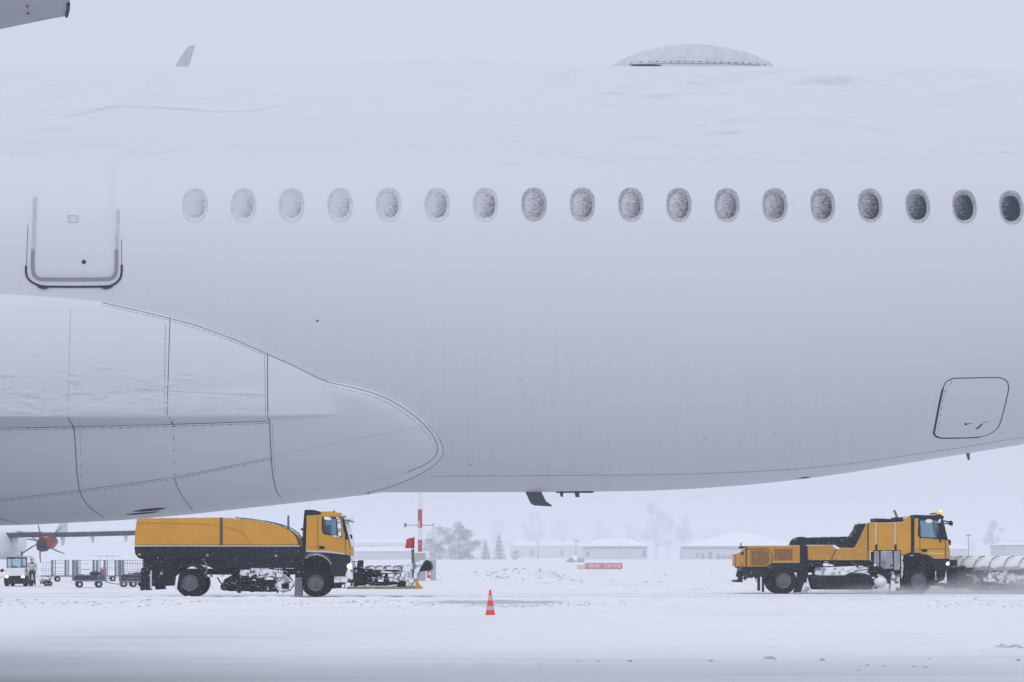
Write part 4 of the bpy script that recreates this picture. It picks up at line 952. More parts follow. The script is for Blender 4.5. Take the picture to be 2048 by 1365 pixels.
x, z = t.p(1484.5,1107); MB().cyl((x,-1.26,z), (x,-1.18,z), .075, n=14).build('work_lamp', M['black'], tr)
for py in (1127,1131): x, z = t.p(1483,py); MB().box(x-.04,x+.05,-1.24,-1.18,z-.04,z+.04).build('rear_lamp', M['rearlamp'], tr)
m = MB().box(*(t.p(1479,0)[0], t.p(1493,0)[0]), -1.1, -.8, t.p(0,1098)[1], t.p(0,1093)[1]); m.cyl(t.v(1483,1094,-1), t.v(1483,1086,-1), .03); m.build('aerial', M['black'], tr)
m = MB().prism(t.P([(1483,1134.5),(1534,1134.5),(1546,1126.5),(1600,1125.5),(1600,1140),(1545,1140),(1532,1154),(1500,1155),(1484,1150)]), -1.2, 1.2); m.prism(t.P([(1476,1141),(1486,1143),(1486,1165),(1477,1165),(1477,1155),(1473,1153)]), -1.1, -.7)
m.prism(t.P([(1471,1161),(1484,1160),(1484,1165),(1471,1165)]), -1.0, .8); clutter(m, t, (1490,1150,1530,1158), 12, 31, -1.1, .5, .3); m.build('rear_frame', M['dgreen'], tr)
m = MB()
for a, b, c in ((1516,1521,1182),(1525,1529,1184.5)): m.prism(t.P([(a,1154),(b,1154),(b,c),(a,c)]), -1.1, -.85)
m.build('support_leg', M['black'], tr)
for y0 in (-1.24, .9): wheel(t, 1567, 1162, 26.5, y0, .36, tr)
for y0 in (-.86, .50): wheel(t, 1563, 1162, 26.5, y0, .36, tr)
m = MB().box(t.p(1490,0)[0], t.p(1895,0)[0], -.5, -.38, t.p(0,1146)[1], t.p(0,1133)[1]).box(t.p(1490,0)[0], t.p(1895,0)[0], .38, .5, t.p(0,1146)[1], t.p(0,1133)[1])
m.cyl(t.v(1565,1161,-1), t.v(1565,1161,1), .13).cyl(t.v(1837,1161,-1), t.v(1837,1161,1), .12); m.prism(t.P([(1618,1121),(1745,1121),(1745,1132),(1680,1133),(1668,1123),(1650,1124),(1640,1132),(1618,1132)]), -1.0, 1.0)
clutter(m, t, (1618,1121,1745,1134), 46, 32, -1.2, .6); m.build('chassis', M['chassis'], tr)
bm_ = B('boom_housing', 'yellow2', [(1615,1091),(1666,1090),(1670,1096.5),(1709,1096.5),(1714,1088),(1733,1049),(1736,1048.5),(1736,1121),(1617,1121)], -1.15, 1.15, .03)
m = MB(); m.tube([t.v(1672,1097,-1.16), t.v(1671,1103,-1.16), t.v(1663,1120,-1.16)], .022, 6); m.build('panel_seam', M['seam'], bm_)
B('boom_snow', 'snow', [(1665,1091),(1669,1090),(1680,1097),(1679,1099),(1671,1098)], -1.2, -.9, .01)
hp2 = B('hopper', 'yellow', [(1738,1045.5),(1780,1045.5),(1808,1044.5),(1811,1038),(1816,1033),(1822.5,1030.5),(1822.5,1105),(1812,1110),(1803,1116),(1801,1102.5),(1738,1102.5)], -1.22, 1.22, .03)
B('hopper', 'yellow2', [(1736.5,1047),(1738.5,1047),(1738.5,1121),(1736.5,1121)], -1.1, 1.1, 0); B('hopper_gap', 'seam', [(1735.6,1047.5),(1737.0,1047.5),(1737.0,1121),(1735.6,1121)], -1.18, -1.1, 0)
for px in (1751.5, 1790): B('side_strip', 'trim', [(px-1,1046),(px+1.2,1046),(px+1.2,1090),(px-1,1090)], -1.245, -1.2, 0, hp2); B('strip_clamp', 'black', [(px-1,1090),(px+3,1088),(px+3,1102),(px-.5,1102)], -1.27, -1.2, 0, hp2)
m = MB(); m.tube([t.v(1738,1101,-1.2), t.v(1738,1121,-1.2)], .05, 6); m.build('pipe', M['yshade'], tr)
B('roof_hatch', 'black', [(1753,1036.5),(1785,1038),(1785,1044.8),(1753,1045)], -.9, .9, .03)
m = MB().prism(t.P([(1789,1045),(1791,1035),(1808,1034),(1808,1043.5)]), -.9, .2); m.build('air_filter', M['black'], tr, bevel=.02)
MB().tube([t.v(1797,1036,-.7), t.v(1796,1030,-.7), t.v(1793,1024,-.7), t.v(1791.5,1020.5,-.7)], .06, 10).build('exhaust_pipe', M['graymetal'], tr, smooth=True)
# black air duct
m = MB(); yy = -1.0
m.tube([t.v(px, py, y) for px, py, y in ((1607,1165,-1.1),(1607,1140,-1.12),(1607,1110,-1.12),(1607,1095,-1.1),(1605,1086,-.9),(1600,1084,-.6))], 8.0/t.k, 16)
m.tube([t.v(px, py, -.75) for px, py in ((1587,1090),(1592,1084),(1600,1082),(1620,1082),(1660,1081.5),(1700,1081),(1712,1079),(1722,1068),(1730,1056))], 7.8/t.k, 16)
dk = m.build('air_duct', M['black'], tr, smooth=True, angle=50)
B('duct_flange', 'black', [(1584,1091),(1590,1080),(1600,1074),(1612,1074),(1612,1092)], -1.0, .4, .04); B('duct_deck', 'black', [(1612,1076),(1705,1073),(1712,1078),(1709,1096),(1669,1096),(1666,1090),(1612,1090)], -1.0, .8, .03)
m = MB().prism(t.P([(1707,1074),(1716,1060),(1720,1052),(1732,1050),(1714,1088)]), -1.1, .8); clutter(m, t, (1708,1052,1724,1074), 20, 34, -1.15, -.6, .25); m.box(*(t.p(1719,0)[0], t.p(1735,0)[0]), -1.0, .5, t.p(0,1052)[1], t.p(0,1048)[1]); m.build('lift_bracket', M['dgreen'], tr)
B('duct_outlet', 'dgreen', [(1598,1130),(1616,1130),(1617,1150),(1606,1184),(1590,1186),(1597,1165)], -1.15, -.3, .03)
B('splash_guard', 'crustw', [(1611,1158),(1616,1158),(1623,1184),(1602,1187),(1607,1170)], -1.2, -.6, .02)
# brush
bc = B('brush_cover', 'crustw', [(1632,1135),(1660,1135),(1700,1133),(1737,1132),(1738,1145),(1728,1148),(1700,1147),(1690,1152),(1640,1152),(1630,1150)], -1.2, .2, .04)
m = MB(); m.tube([t.v(1700,1146,-1.22), t.v(1712,1141,-1.22), t.v(1735,1138,-1.22)], .04); m.build('brush_arm', M['crust'], tr)
m = MB(); m.prism(t.P([(1622,1150),(1660,1151),(1690,1152),(1704,1147),(1736,1148),(1750,1160),(1747,1172),(1740,1180),(1625,1179.5)]), -1.15, .4)
br = m.build('brush', M['brush'], tr, bevel=.08)
m = MB(); clutter(m, t, (1736,1140,1758,1178), 24, 36, -1.2, -.6, .3); m.tube([t.v(1744,1134,-1.15), t.v(1752,1142,-1.2), t.v(1755,1155,-1.2), t.v(1750,1166,-1.15)], .035); m.tube([t.v(1742,1150,-1.15), t.v(1735,1144,-1.2), t.v(1740,1135,-1.2)], .03); m.build('brush_drive', M['chassis'], tr)
m = MB(); m.blob(t.v(1762,1164,-.9), (.35,.5,.30), 5, 12, .1); m.build('snow_lump', M['snow'], tr, smooth=True, angle=60)
# side tanks
tk = B('side_tank', 'silver', [(1748,1103),(1758,1103),(1759,1128),(1748,1129)], -1.28, -.7, .04); B('side_tank', 'silver', [(1761,1102.5),(1785,1102.5),(1786,1138),(1761,1138)], -1.30, -.7, .04); B('side_tank', 'silver', [(1787.5,1103),(1800,1103),(1800,1141),(1787.5,1141)], -1.28, -.7, .04)
m = MB(); m.prism(t.P([(1747,1101),(1802,1101),(1802,1103),(1747,1103)]), -1.25, -.6); m.prism(t.P([(1745,1104),(1748,1104),(1748,1135),(1745,1135)]), -1.2, -.6); m.prism(t.P([(1758.8,1103),(1761.2,1103),(1761,1138),(1759,1138)]), -1.25, -.9); m.prism(t.P([(1785.5,1103),(1788,1103),(1788,1140),(1785.5,1140)]), -1.26, -.9); m.build('tank_strap', M['black'], tr)
m = MB(); m.tube([t.v(1764,1128,-1.32), t.v(1768,1122,-1.33), t.v(1770,1126,-1.32), t.v(1767,1134,-1.32)], .02); m.build('valve', M['rearlamp'], tk)
m = MB(); clutter(m, t, (1748,1130,1800,1150), 34, 37, -1.2, -.5, .4); m.prism(t.P([(1775,1140),(1800,1140),(1800,1162),(1780,1168),(1772,1150)]), -1.0, .5); m.build('underframe', M['chassis'], tr)
B('mudflap', 'crust', [(1784,1147),(1790,1143),(1799,1150),(1801,1183),(1781,1184)], -1.2, -.6, .02); B('strut', 'crustw', [(1803,1110),(1808,1108),(1806,1150),(1803,1158)], -1.22, -1.0, .01)
# cab
cab = MB()
for y0, y1 in ((-1.25, -1.19), (1.19, 1.25)):
    for pts in ([(1829,1105),(1829,1038),(1836,1036),(1836,1072),(1840,1077),(1840,1105)],
                [(1840,1108),(1840,1077),(1870,1078.5),(1891,1080),(1891,1117),(1868,1117),(1856,1110)],
                [(1891,1117),(1891,1080),(1896.5,1082),(1899,1096),(1900.5,1106),(1899.5,1117)]):
        cab.prism(t.P(pts), y0, y1)
cab.prism(t.P([(1829,1105),(1829,1034),(1830.5,1034),(1831,1105)]), -1.19, 1.19); cab.prism(t.P([(1829,1102),(1891,1110),(1891,1116),(1829,1106)]), -1.18, 1.18); cab.prism(t.P([(1896,1083),(1899,1098),(1900,1117),(1895,1117)]), -1.15, 1.15)
cb = cab.build('cab', M['yellow'], tr, bevel=.012)
B('cab_roof', 'dgreen', [(1817,1034),(1822,1031),(1830,1030),(1876,1031.5),(1886,1037),(1886,1041),(1874,1037.5),(1829,1037.5)], -1.24, 1.24, .03, cb)
B('roof_edge', 'yellow', [(1814,1037),(1819,1032.5),(1824,1031.5),(1824,1036)], -1.23, 1.23, .02, cb)
B('cab_pillar', 'black', [(1823,1036),(1829,1036),(1828.5,1105),(1823.5,1105)], -1.24, 1.24, .01, cb)
m = MB(); 
for y in (-1.256, 1.2): m.prism(t.P([(1872,1037.5),(1886,1038),(1896.5,1082),(1890,1080.5),(1884,1062),(1880,1042)]), y, y+.056)
m.build('windscreen_pillar', M['dgreen'], cb)
wp = [(1837,1037.5),(1880,1037.5),(1890,1079.5),(1870,1078),(1840,1076.5),(1836.5,1071)]
glasspane(t.P(wp), -1.225, cb); glasspane(t.P(wp), 1.205, cb); frame(wp, -1.262, .16, 'dgreen', cb)
m = MB().prism(t.P([(1885,1040),(1886.5,1040),(1897,1082),(1895.5,1082)]), -1.15, 1.15); m.build('windscreen', M['glass'], cb)
m = MB(); m.box(t.p(1834,0)[0], t.p(1850,0)[0], -.9, .9, t.p(0,1100)[1], t.p(0,1079)[1]); m.box(t.p(1878,0)[0], t.p(1894,0)[0], -1.1, 1.1, t.p(0,1098)[1], t.p(0,1076)[1]); m.box(t.p(1838,0)[0], t.p(1845,0)[0], -.9, -.4, t.p(0,1082)[1], t.p(0,1052)[1]); m.build('seats_and_dash', M['seat'], cb, bevel=.03)
m = MB(); m.tube([t.v(1840,1077,-1.255), t.v(1840,1107,-1.255)], .012, 6); m.tube([t.v(1891,1080,-1.255), t.v(1891,1117,-1.255)], .022, 6); m.tube([t.v(1829,1098.5,-1.254), t.v(1898,1098.5,-1.254)], .012, 6); m.build('door_seam', M['seam'], cb)
B('door_handle', 'black', [(1842,1098.5),(1854,1099),(1854,1104),(1844,1104.5)], -1.29, -1.24, .015, cb)
B('door_stripe', 'trim', [(1855,1106),(1888,1106.8),(1888,1108.6),(1858,1108)], -1.258, -1.24, 0, cb)
B('mirror', 'black', [(1874,1048),(1882,1047),(1883,1077),(1876,1077)], -1.55, -1.42, .03, cb); MB().tube([t.v(1884,1037,-1.2), t.v(1880,1041,-1.48), t.v(1879,1048,-1.48)], .025).build('mirror_arm', M['black'], cb)
B('lower_mirror', 'black', [(1878,1079),(1882,1079),(1881,1086),(1879,1086)], -1.3, -1.24, .01, cb)
B('front_mirror', 'black', [(1896,1081),(1901,1079),(1903,1084),(1902,1091),(1896,1091)], -1.2, -.9, .03, cb)
m = MB(); m.tube([t.v(1890,1038,1.2), t.v(1908,1041,1.45), t.v(1919,1043,1.5)], .035); m.tube([t.v(1890,1047,1.2), t.v(1908,1046,1.45), t.v(1919,1046,1.5)], .03); m.prism(t.P([(1916,1042),(1922,1040),(1926,1045),(1924,1051),(1918,1049)]), 1.4, 1.6); m.build('mirror_arm', M['dgreen'], cb)
B('window_snow', 'snow', [(1850,1042),(1855,1038.5),(1863,1039.5),(1866,1043),(1862,1046.5),(1854,1046.5)], -1.30, -1.26, .02, cb); B('window_snow', 'snow', [(1876,1039),(1880,1039),(1878,1046),(1874,1046)], -1.6, -1.55, .01, cb)
m = MB(); m.tube([t.v(1862,1028.5,-.9), t.v(1872,1027,-.9), t.v(1885,1026,-.9)], .03); m.prism(t.P([(1870,1031),(1880,1028),(1890,1034),(1887,1038)]), -1.1, .9); bb = m.build('roof_bar', M['black'], cb)
x, z = t.p(1881,1023.5); m = MB().lathe((x,-.9,z), [(0,-.10),(.13,-.10),(.13,.01),(.09,.10),(0,.11)], 20, 'z'); bea = m.build('beacon', M['amber'], cb, smooth=True)
x, z = t.p(1882,1022.5); MB().blob((x,-1.03,z), (.06,.05,.05), 1, 10, 0).build('bulb', M['amber_hot'], bea, smooth=True, angle=60)
B('lower_cab', 'dgreen', [(1829,1106),(1856,1110.5),(1868,1117.5),(1899,1117.5),(1898,1132),(1896,1142),(1870,1142),(1862,1126),(1850,1113),(1837,1110),(1822,1108),(1815,1112),(1808,1124),(1804,1124),(1808,1110),(1822,1105)], -1.24, 1.24, .02)
m = MB(); arc([(1806,1128),(1811,1115),(1820,1109),(1837,1106.5),(1850,1110),(1862,1122),(1868,1136)], 2.4, -1.28, -.75); m.build('front_fender', M['black'], tr)
m = MB().prism(t.P([(1808,1122),(1820,1112),(1845,1112),(1858,1124),(1866,1148),(1868,1172),(1806,1172)]), -.7, 1.1); m.build('wheel_arch', M['chassis'], tr)
wheel(t, 1837, 1161, 26.5, -1.24, .38, tr); wheel(t, 1837, 1161, 26.5, .86, .38, tr)
m = MB().prism(t.P([(1868,1142),(1897,1142),(1897,1172),(1868,1172)]), -.9, .9); clutter(m, t, (1866,1140,1902,1176), 26, 38, -1.2, -.8, .3); m.build('bumper', M['chassis'], tr)
B('headlight', 'lamp_dim', [(1893,1124),(1899,1123),(1900,1131),(1894,1132)], -1.27, -1.1, .03); x, z = t.p(1894,1128.5); MB().cyl((x,-1.3,z), (x,-1.26,z), .055, n=12).build('bulb', M['lamp_on'], tr)
B('lamp_box', 'black', [(1901,1120),(1915,1120),(1915,1132.5),(1902,1132)], -1.2, -.6, .02)
m = MB(); m.prism(t.P([(1870.5,1143),(1872,1143),(1873,1163),(1880,1163.5),(1889,1160),(1891,1150),(1892.5,1142),(1894,1167.5),(1884,1165.5),(1871,1169)]), -1.26, -1.2); m.build('snow_drip', M['crustw'], tr)
# front plough of the right truck
m = MB().prism(t.P([(1897,1136),(1950,1140),(1956,1146),(1950,1176),(1900,1176)]), -.6, .6); clutter(m, t, (1896,1136,1952,1178), 90, 39, -1.2, .4, .8); m.build('carrier_frame', M['dgreen'], tr)
m = MB(); m.prism(t.P([(1924,1147),(1948,1150.5),(1947,1154),(1923,1150)]), -1.3, -1.2); m.build('hydraulic_ram', M['silver'], tr)
M['ochre'] = mat('ochre_post', (.30,.24,.14), .7, noise=(4,.3), speck=(9,.58)); B('ochre_post', 'ochre', [(1945.5,1142),(1951.5,1142),(1952,1167),(1947,1167)], -1.3, -1.15, .02); B('ochre_post', 'ochre', [(2006,1138),(2015,1137),(2016,1152),(2007,1153)], -1.3, -1.15, .02)
m = MB(); m.prism(t.P([(1950,1141),(2150,1141),(2150,1150),(1952,1150)]), -.9, .6); clutter(m, t, (1952,1140,2120,1168), 120, 40, -1.25, .2, .9); m.build('plough_frame', M['chassis'], tr)
m = MB(); clutter(m, t, (1965,1143,2120,1166), 60, 41, -1.35, -1.05, .8); m.prism(t.P([(1985,1158),(2010,1152),(2060,1150),(2150,1152),(2150,1166),(2000,1168),(1985,1165)]), -1.3, -.9); m.build('snowed_linkage', M['crust'], tr, bevel=.01)
m = MB(); m.prism(t.P([(1950,1166),(2150,1166),(2150,1184),(1955,1182)]), -1.0, .4); m.build('plough_brush', M['brush'], tr, bevel=.05)
# curved mouldboard, seen from behind, with ribs
prof = [(0,1142),(-1,1133),(2,1125),(8,1118),(16,1113.5),(26,1112)]
def mb_strip(x0, x1, y):
    m = MB(); pf = [((a-0), b) for a, b in prof]
    vs = []
    for yy, xx in ((y, x0), (y, x1)):
        for a, b in pf:
            p = t.p(xx, b); vs.append((p[0], yy+a/t.k*1.2, p[1]))
    n = len(pf); m.add(vs, [(i, i+1, n+i+1, n+i) for i in range(n-1)]); return m
o = mb_strip(1900, 2150, -.2).build('mouldboard', M['crustw'], tr, smooth=True); sm = o.modifiers.new('s', 'SOLIDIFY'); sm.thickness = .05; mo = o
M['rust'] = mat('rusty_rib', (.24,.14,.12), .8, speck=(8,.58))
for i, xb_ in enumerate((1908,1926,1953,1983,2013,2043,2073,2103)):
    pts = [t.v(xb_+dx, py, -.32+dy) for dx, py, dy in ((0,1138,0),(2,1132,-.02),(6,1124,.05),(11,1118,.15),(18,1114,.25),(26,1113.2,.35))]
    MB().tube(pts, .028, 6).build('rib', M['rust'], mo)
# ================================================================== SMALLER THINGS ON THE APRON
def at(px, py_ground, dz=0):
    Y = CH*F/(py_ground-HZ); return Vector(((px-1024)*Y/F, Y, dz)), Y
# traffic cone
p, Y = at(980.5, 1229); k = F/Y; H = 50/k
cone = empty('traffic_cone', (p.x, p.y, -.01), 0, 'orange traffic cone with two grey reflective bands standing alone on the snow', 'traffic cone')
def cr(z): return (9.5*(1-z/H)+1.9*(z/H))/k*1.0
m = MB().lathe((0,0,0), [(0,H),(cr(H)*.9,H),(cr(H),H-.02),(cr(.03),.03),(cr(.03)-.01,.03),(0,.03)], 32, 'z'); m.build('cone_body', M['orange'], cone, smooth=True, angle=50)
s_ = 9.6/k; m = MB().prism([(-s_,0),(s_,0),(s_,.035),(-s_,.035)], -s_, s_); m.build('base', M['orange'], cone, bevel=.01)
for z0, z1 in ((.34,.52),(.76-.12,.76+.04)):
    z0, z1 = (.185*H, .35*H) if z0 == .34 else (.57*H, .76*H)
    MB().lathe((0,0,0), [(cr(z0)+.003,z0),(cr(z1)+.003,z1),(cr(z1)-.004,z1),(cr(z0)-.004,z0)], 32, 'z').build('reflective_band', M['reflect'], cone, smooth=True, angle=50)
# red runway sign with yellow plate
p, Y = at(1199, 1139.3); k = F/Y; sg = empty('runway_sign', (p.x, p.y, 0), 0, 'red runway sign with white lettering and small yellow plate at its end', 'sign')
M['signred'] = mat('sign_red_hazed', (.52,.22,.27), .7); M['signyel'] = mat('sign_yellow', (.66,.56,.30), .6); M['letter'] = mat('sign_white', (.78,.66,.70), .5)  # red of the sign paled to stand in for haze
def sx_(px): return (px-1199)/k
def sz_(py): return (1139.3-py)/k
MB().box(sx_(1170), sx_(1245), -.12, .12, sz_(1138.8), sz_(1126.2)).build('panel', M['signred'], sg, bevel=.03)
MB().box(sx_(1153.5), sx_(1169.5), -.10, .10, sz_(1139), sz_(1130)).build('direction_panel', M['signyel'], sg, bevel=.03)
m = MB()
for a in (1160,1175,1190,1205,1222,1240): m.box(sx_(a)-.04, sx_(a)+.04, -.04, .04, -.05, sz_(1138))
m.build('leg', M['graymetal'], sg)
def text(body, x, z, h, parent, m_, yoff=-.13, name='lettering', stretch=1.0):
    c = bpy.data.curves.new(name, 'FONT'); c.body = body; c.size = h*1.38; c.align_x = 'CENTER'; c.align_y = 'CENTER'; c.extrude = .006; c.offset = .012
    o = bpy.data.objects.new(name, c); COL.objects.link(o); o.location = (x, yoff, z); o.rotation_euler = (R_(90), 0, 0); o.scale = (stretch, 1, 1)
    dg = bpy.context.evaluated_depsgraph_get(); me = bpy.data.meshes.new_from_object(o.evaluated_get(dg)); o2 = bpy.data.objects.new(name, me); COL.objects.link(o2)
    o2.location = o.location; o2.rotation_euler = o.rotation_euler; o2.scale = o.scale; bpy.data.objects.remove(o); me.materials.clear(); me.materials.append(m_); o2.parent = parent; return o2
text('20-24', sx_(1188), sz_(1132.4), 6.6/k, sg, M['letter']); text('CAT II B', sx_(1225), sz_(1132.4), 6.6/k, sg, M['letter'], stretch=.95)
# red and white mast with cross arm and its cabinet
Ym = 165.0; k = F/Ym
mast = empty('weather_mast', ((840-1024)*Ym/F, Ym, 0), 0, 'tall red and white banded mast with thin cross arm and grey cabinet', 'mast')
def mz(py): return CH-(py-HZ)/k
m = MB(); seg = [(950,1019,'white'),(1019,1056,'red_paint'),(1056,1080,'white'),(1080,1105,'red_paint'),(1105,1168,'white')]
for a, b, mm in seg: MB().cyl((0,0,mz(b)), (0,0,mz(a)), 4.4/k, n=18).build('mast_section', M[mm], mast, smooth=True)
m = MB(); m.tube([(-29/k,0,mz(1051)), (27/k,0,mz(1051))], .022, 6); m.cyl((-29.5/k,0,mz(1054.5)), (-29.5/k,0,mz(1047)), .07); m.cyl((27/k,0,mz(1052)), (27/k,0,mz(1047.5)), .03); m.build('cross_arm', M['graymetal'], mast)
MB().box(-3/k, 0, -.22, -.15, mz(1055), mz(1042)).build('yellow_plate', M['signyel'], mast)
M['cab_grey'] = mat('pale_grey_cabinet', (.40,.41,.42), .6, snow=(.7,4,.2)); cbn = MB().box(-11/k, 11/k, -.5, .4, mz(1169), mz(1106)).build('cabinet', M['cab_grey'], mast, bevel=.02)
MB().box(-12/k, 12/k, -.55, .45, mz(1106.5), mz(1104)).build('cabinet_roof', M['snow'], mast, bevel=.02)
# blast screen with red and white board beside it
scr = empty('screen_board', ((868-1024)*Ym/F, Ym-1, 0), 0, 'plain grey upright board beside the banded mast, red and white plate on it', 'board')
k2 = F/(Ym-1)
MB().box(-6/k2, 5/k2, -.05, .05, CH-(1158-HZ)/k2-.3, CH-(1120-HZ)/k2).build('board', M['cab_grey'], scr); MB().box(-13/k2, -6/k2, -.08, -.03, CH-(1157-HZ)/k2, CH-(1142-HZ)/k2).build('warning_plate', M['red_paint'], scr)
m = MB(); m.prism([((a)/k2, CH-(b-HZ)/k2) for a, b in ((-11,1147),(-6,1144),(-6,1150),(-10,1151))], -.10, -.08); m.build('white_mark', M['letter'], scr)
MB().box(-2/k2, 2/k2, 0, .06, -.1, .8).build('post', M['graymetal'], scr)
# ---------------------------------------------------------------- baggage tug, seen from the front
p, Y = at(44, 1172); k = F/Y; tug = empty('baggage_tug', (p.x, p.y, 0), 0, 'white baggage tug facing the camera with both headlights lit', 'tug')
g = 1172
def q(px, py): return ((px-44)/k, (g-py)/k)
def QP(pts): return [q(*a) for a in pts]
m = MB().prism(QP([(16,1137),(55,1136),(56,1152),(15,1152)]), -.9, 1.6); m.build('hood', M['white'], tug, bevel=.04)
m = MB().prism(QP([(14,1152),(58,1151),(60,1168),(14,1168)]), -.95, 1.7); m.build('bumper', M['chassis'], tug, bevel=.04)
cabf = MB()
for pts in ([(15,1137),(15,1115),(16.3,1115),(16.3,1137)], [(53.7,1137),(53.7,1115),(55.5,1115),(55.5,1137)], [(15,1118),(15,1114.5),(55.5,1115),(55.5,1117.5)]): cabf.prism(QP(pts), -.25, -.15)
for pts in ([(15,1137),(15,1115),(16.5,1115),(16.5,1137)], [(54,1137),(54,1115),(55.5,1115),(55.5,1137)]): cabf.prism(QP(pts), 1.2, 1.3)
cabf.build('cab_frame', M['dgreen'], tug)
x0, zz = q(15,1114.5); x1, _ = q(55.5,1114); MB().box(x0, x1, -.3, 1.35, zz, zz+.06).build('roof', M['cab_grey'], tug)
MB().prism(QP([(16.3,1137),(16.3,1117.5),(53.7,1117.5),(53.7,1137)]), -.22, -.2).build('windscreen', M['glass'], tug)
for cx in (23,44): MB().lathe((q(cx,1137)[0], .1, q(cx,1137)[1]), [(.17,-.02),(.20,-.02),(.20,.02),(.17,.02)], 20, 'y').build('steering_wheel' if cx == 44 else 'guard_hoop', M['seat'], tug)
m = MB().box(*(q(18,0)[0], q(30,0)[0]), .6, .75, q(0,1140)[1], q(0,1132)[1]).box(*(q(38,0)[0], q(50,0)[0]), .6, .75, q(0,1140)[1], q(0,1132)[1]); m.build('seat', M['seat'], tug, bevel=.03)
for cx in (19.5, 52): x, z = q(cx,1154); MB().box(x-.10, x+.10, -.99, -.93, z-.055, z+.055).build('headlight', M['lamp_on'], tug, bevel=.02)
x, z = q(7,1141); MB().prism(QP([(3,1141),(9.5,1137.5),(11,1140),(10,1144),(7,1145)]), -.6, -.5).build('mirror', M['black'], tug); MB().tube([(x,-.5,z), (q(15,1141)[0],-.5,z)], .025).build('mirror_arm', M['black'], tug)
x, z = q(34,1113); MB().cyl((x,.4,z-.05), (x,.4,z+.06), .05).build('roof_beacon', M['rearlamp'], tug)
for cx in (16, 31, 52, 60): x, z = q(cx,1168); 
for cx in (18, 55):
    x, z = q(cx,1167)
    for yy in (-.6, 1.1): MB().lathe((x,yy,.20), [(.05,-.12),(.19,-.12),(.22,-.08),(.22,.08),(.19,.12),(.05,.12)], 20, 'x').build('wheel', M['tyre'], tug)
m = MB().prism(QP([(56,1142),(62,1143),(66,1152),(62,1160),(56,1160)]), -.3, 1.2); m.build('step_panel', M['white'], tug, bevel=.02)
# ground crew member beside the tug
p, Yp = at(68, 1172); pe = empty('person', (p.x, p.y-.6, 0), R_(-10), 'ground crew worker in pale hood and yellow vest beside the white tug', 'person')
J = [((0,0,.88), (.13,.10)), ((0,0,1.10), (.14,.11)), ((0,.0,1.32), (.15,.10)), ((0,0,1.42), .055), ((0,0,1.46), .06),
     ((-.09,0,.80), .095), ((-.10,-.02,.46), .065), ((-.10,.02,.10), .045), ((-.10,-.14,.04), .04), ((.09,0,.80), .095), ((.13,.05,.46), .065), ((.16,.12,.10), .045), ((.16,-.02,.04), .04)]
E = [(0,1),(1,2),(2,3),(3,4),(0,5),(5,6),(6,7),(7,8),(0,9),(9,10),(10,11),(11,12)]
a = len(J); J += [((-.20,0,1.33), .06), ((-.26,-.06,1.08), .048), ((-.24,-.24,.94), .038), ((-.24,-.30,.92), .036)]; E += [(2,a),(a,a+1),(a+1,a+2),(a+2,a+3)]; hl = a+3
a = len(J); J += [((.20,0,1.33), .06), ((.27,.02,1.06), .048), ((.26,-.10,.84), .038), ((.26,-.14,.79), .036)]; E += [(2,a),(a,a+1),(a+1,a+2),(a+2,a+3)]; hr = a+3
hand_chain(J, E, hl, (0,-1,-.3), (1,0,0)); hand_chain(J, E, hr, (0,-.4,-1), (1,0,0))
skinned('body', J, E, M['trousers'], pe)
J = [((0,0,.84), (.165,.13)), ((0,0,1.08), (.175,.14)), ((0,0,1.34), (.17,.125)), ((-.21,0,1.33), .08), ((-.27,-.06,1.08), .065), ((-.245,-.22,.95), .052), ((.21,0,1.33), .08), ((.28,.02,1.06), .065), ((.265,-.09,.86), .052)]
skinned('jacket', J, [(0,1),(1,2),(2,3),(3,4),(4,5),(2,6),(6,7),(7,8)], M['jacket'], pe)
J = [((0,0,1.16), (.19,.155)), ((0,0,1.26), (.195,.16)), ((0,0,1.36), (.175,.14))]; skinned('vest', J, [(0,1),(1,2)], M['hivis'], pe)
head_mesh((0,0,1.57), 0, M['skin']).build('head', M['skin'], pe, smooth=True, angle=60)
m = MB().lathe((0,-.03,1.58), [(.085,-.07),(.13,-.06),(.15,.0),(.14,.10),(.06,.17),(.0,.18),(.0,.14),(.09,.08),(.10,0)], 20, 'y'); m.build('hood', M['hood'], pe, smooth=True, angle=60)
# ---------------------------------------------------------------- baggage carts
def cart_wheel(x, y, r, parent):
    w_ = MB().lathe((x,y,r-.02), [(r*.5,-.06),(r*.9,-.06),(r,-.03),(r,.03),(r*.9,.06),(r*.5,.06)], 24).build('wheel', M['tyre'], parent, smooth=True)
    MB().lathe((x,y,r-.02), [(0,-.03),(r*.3,-.05),(r*.5,-.055),(r*.5,.05),(0,.05)], 20).build('rim', M['trim'], w_, smooth=True)
def frame_end(m, x, z0, z1, y0, y1, bars=6, r=.022):
    for y in (y0, y1): m.cyl((x,y,z0), (x,y,z1), r*1.4, n=8)
    for z in (z0+.1, (z0+z1)/2, z1): m.cyl((x,y0,z), (x,y1,z), r, n=6)
    for i in range(1, bars): y = y0+(y1-y0)*i/bars; m.cyl((x,y,z0), (x,y,z1), r*.6, n=6)
def side_rail(m, x0, x1, zs, y, verts=0, r=.014):
    for z in zs: m.cyl((x0,y,z), (x1,y,z), r, n=6)
    for i in range(1, verts): x = x0+(x1-x0)*i/verts; m.cyl((x,y,zs[0]), (x,y,zs[-1]), r*.8, n=6)
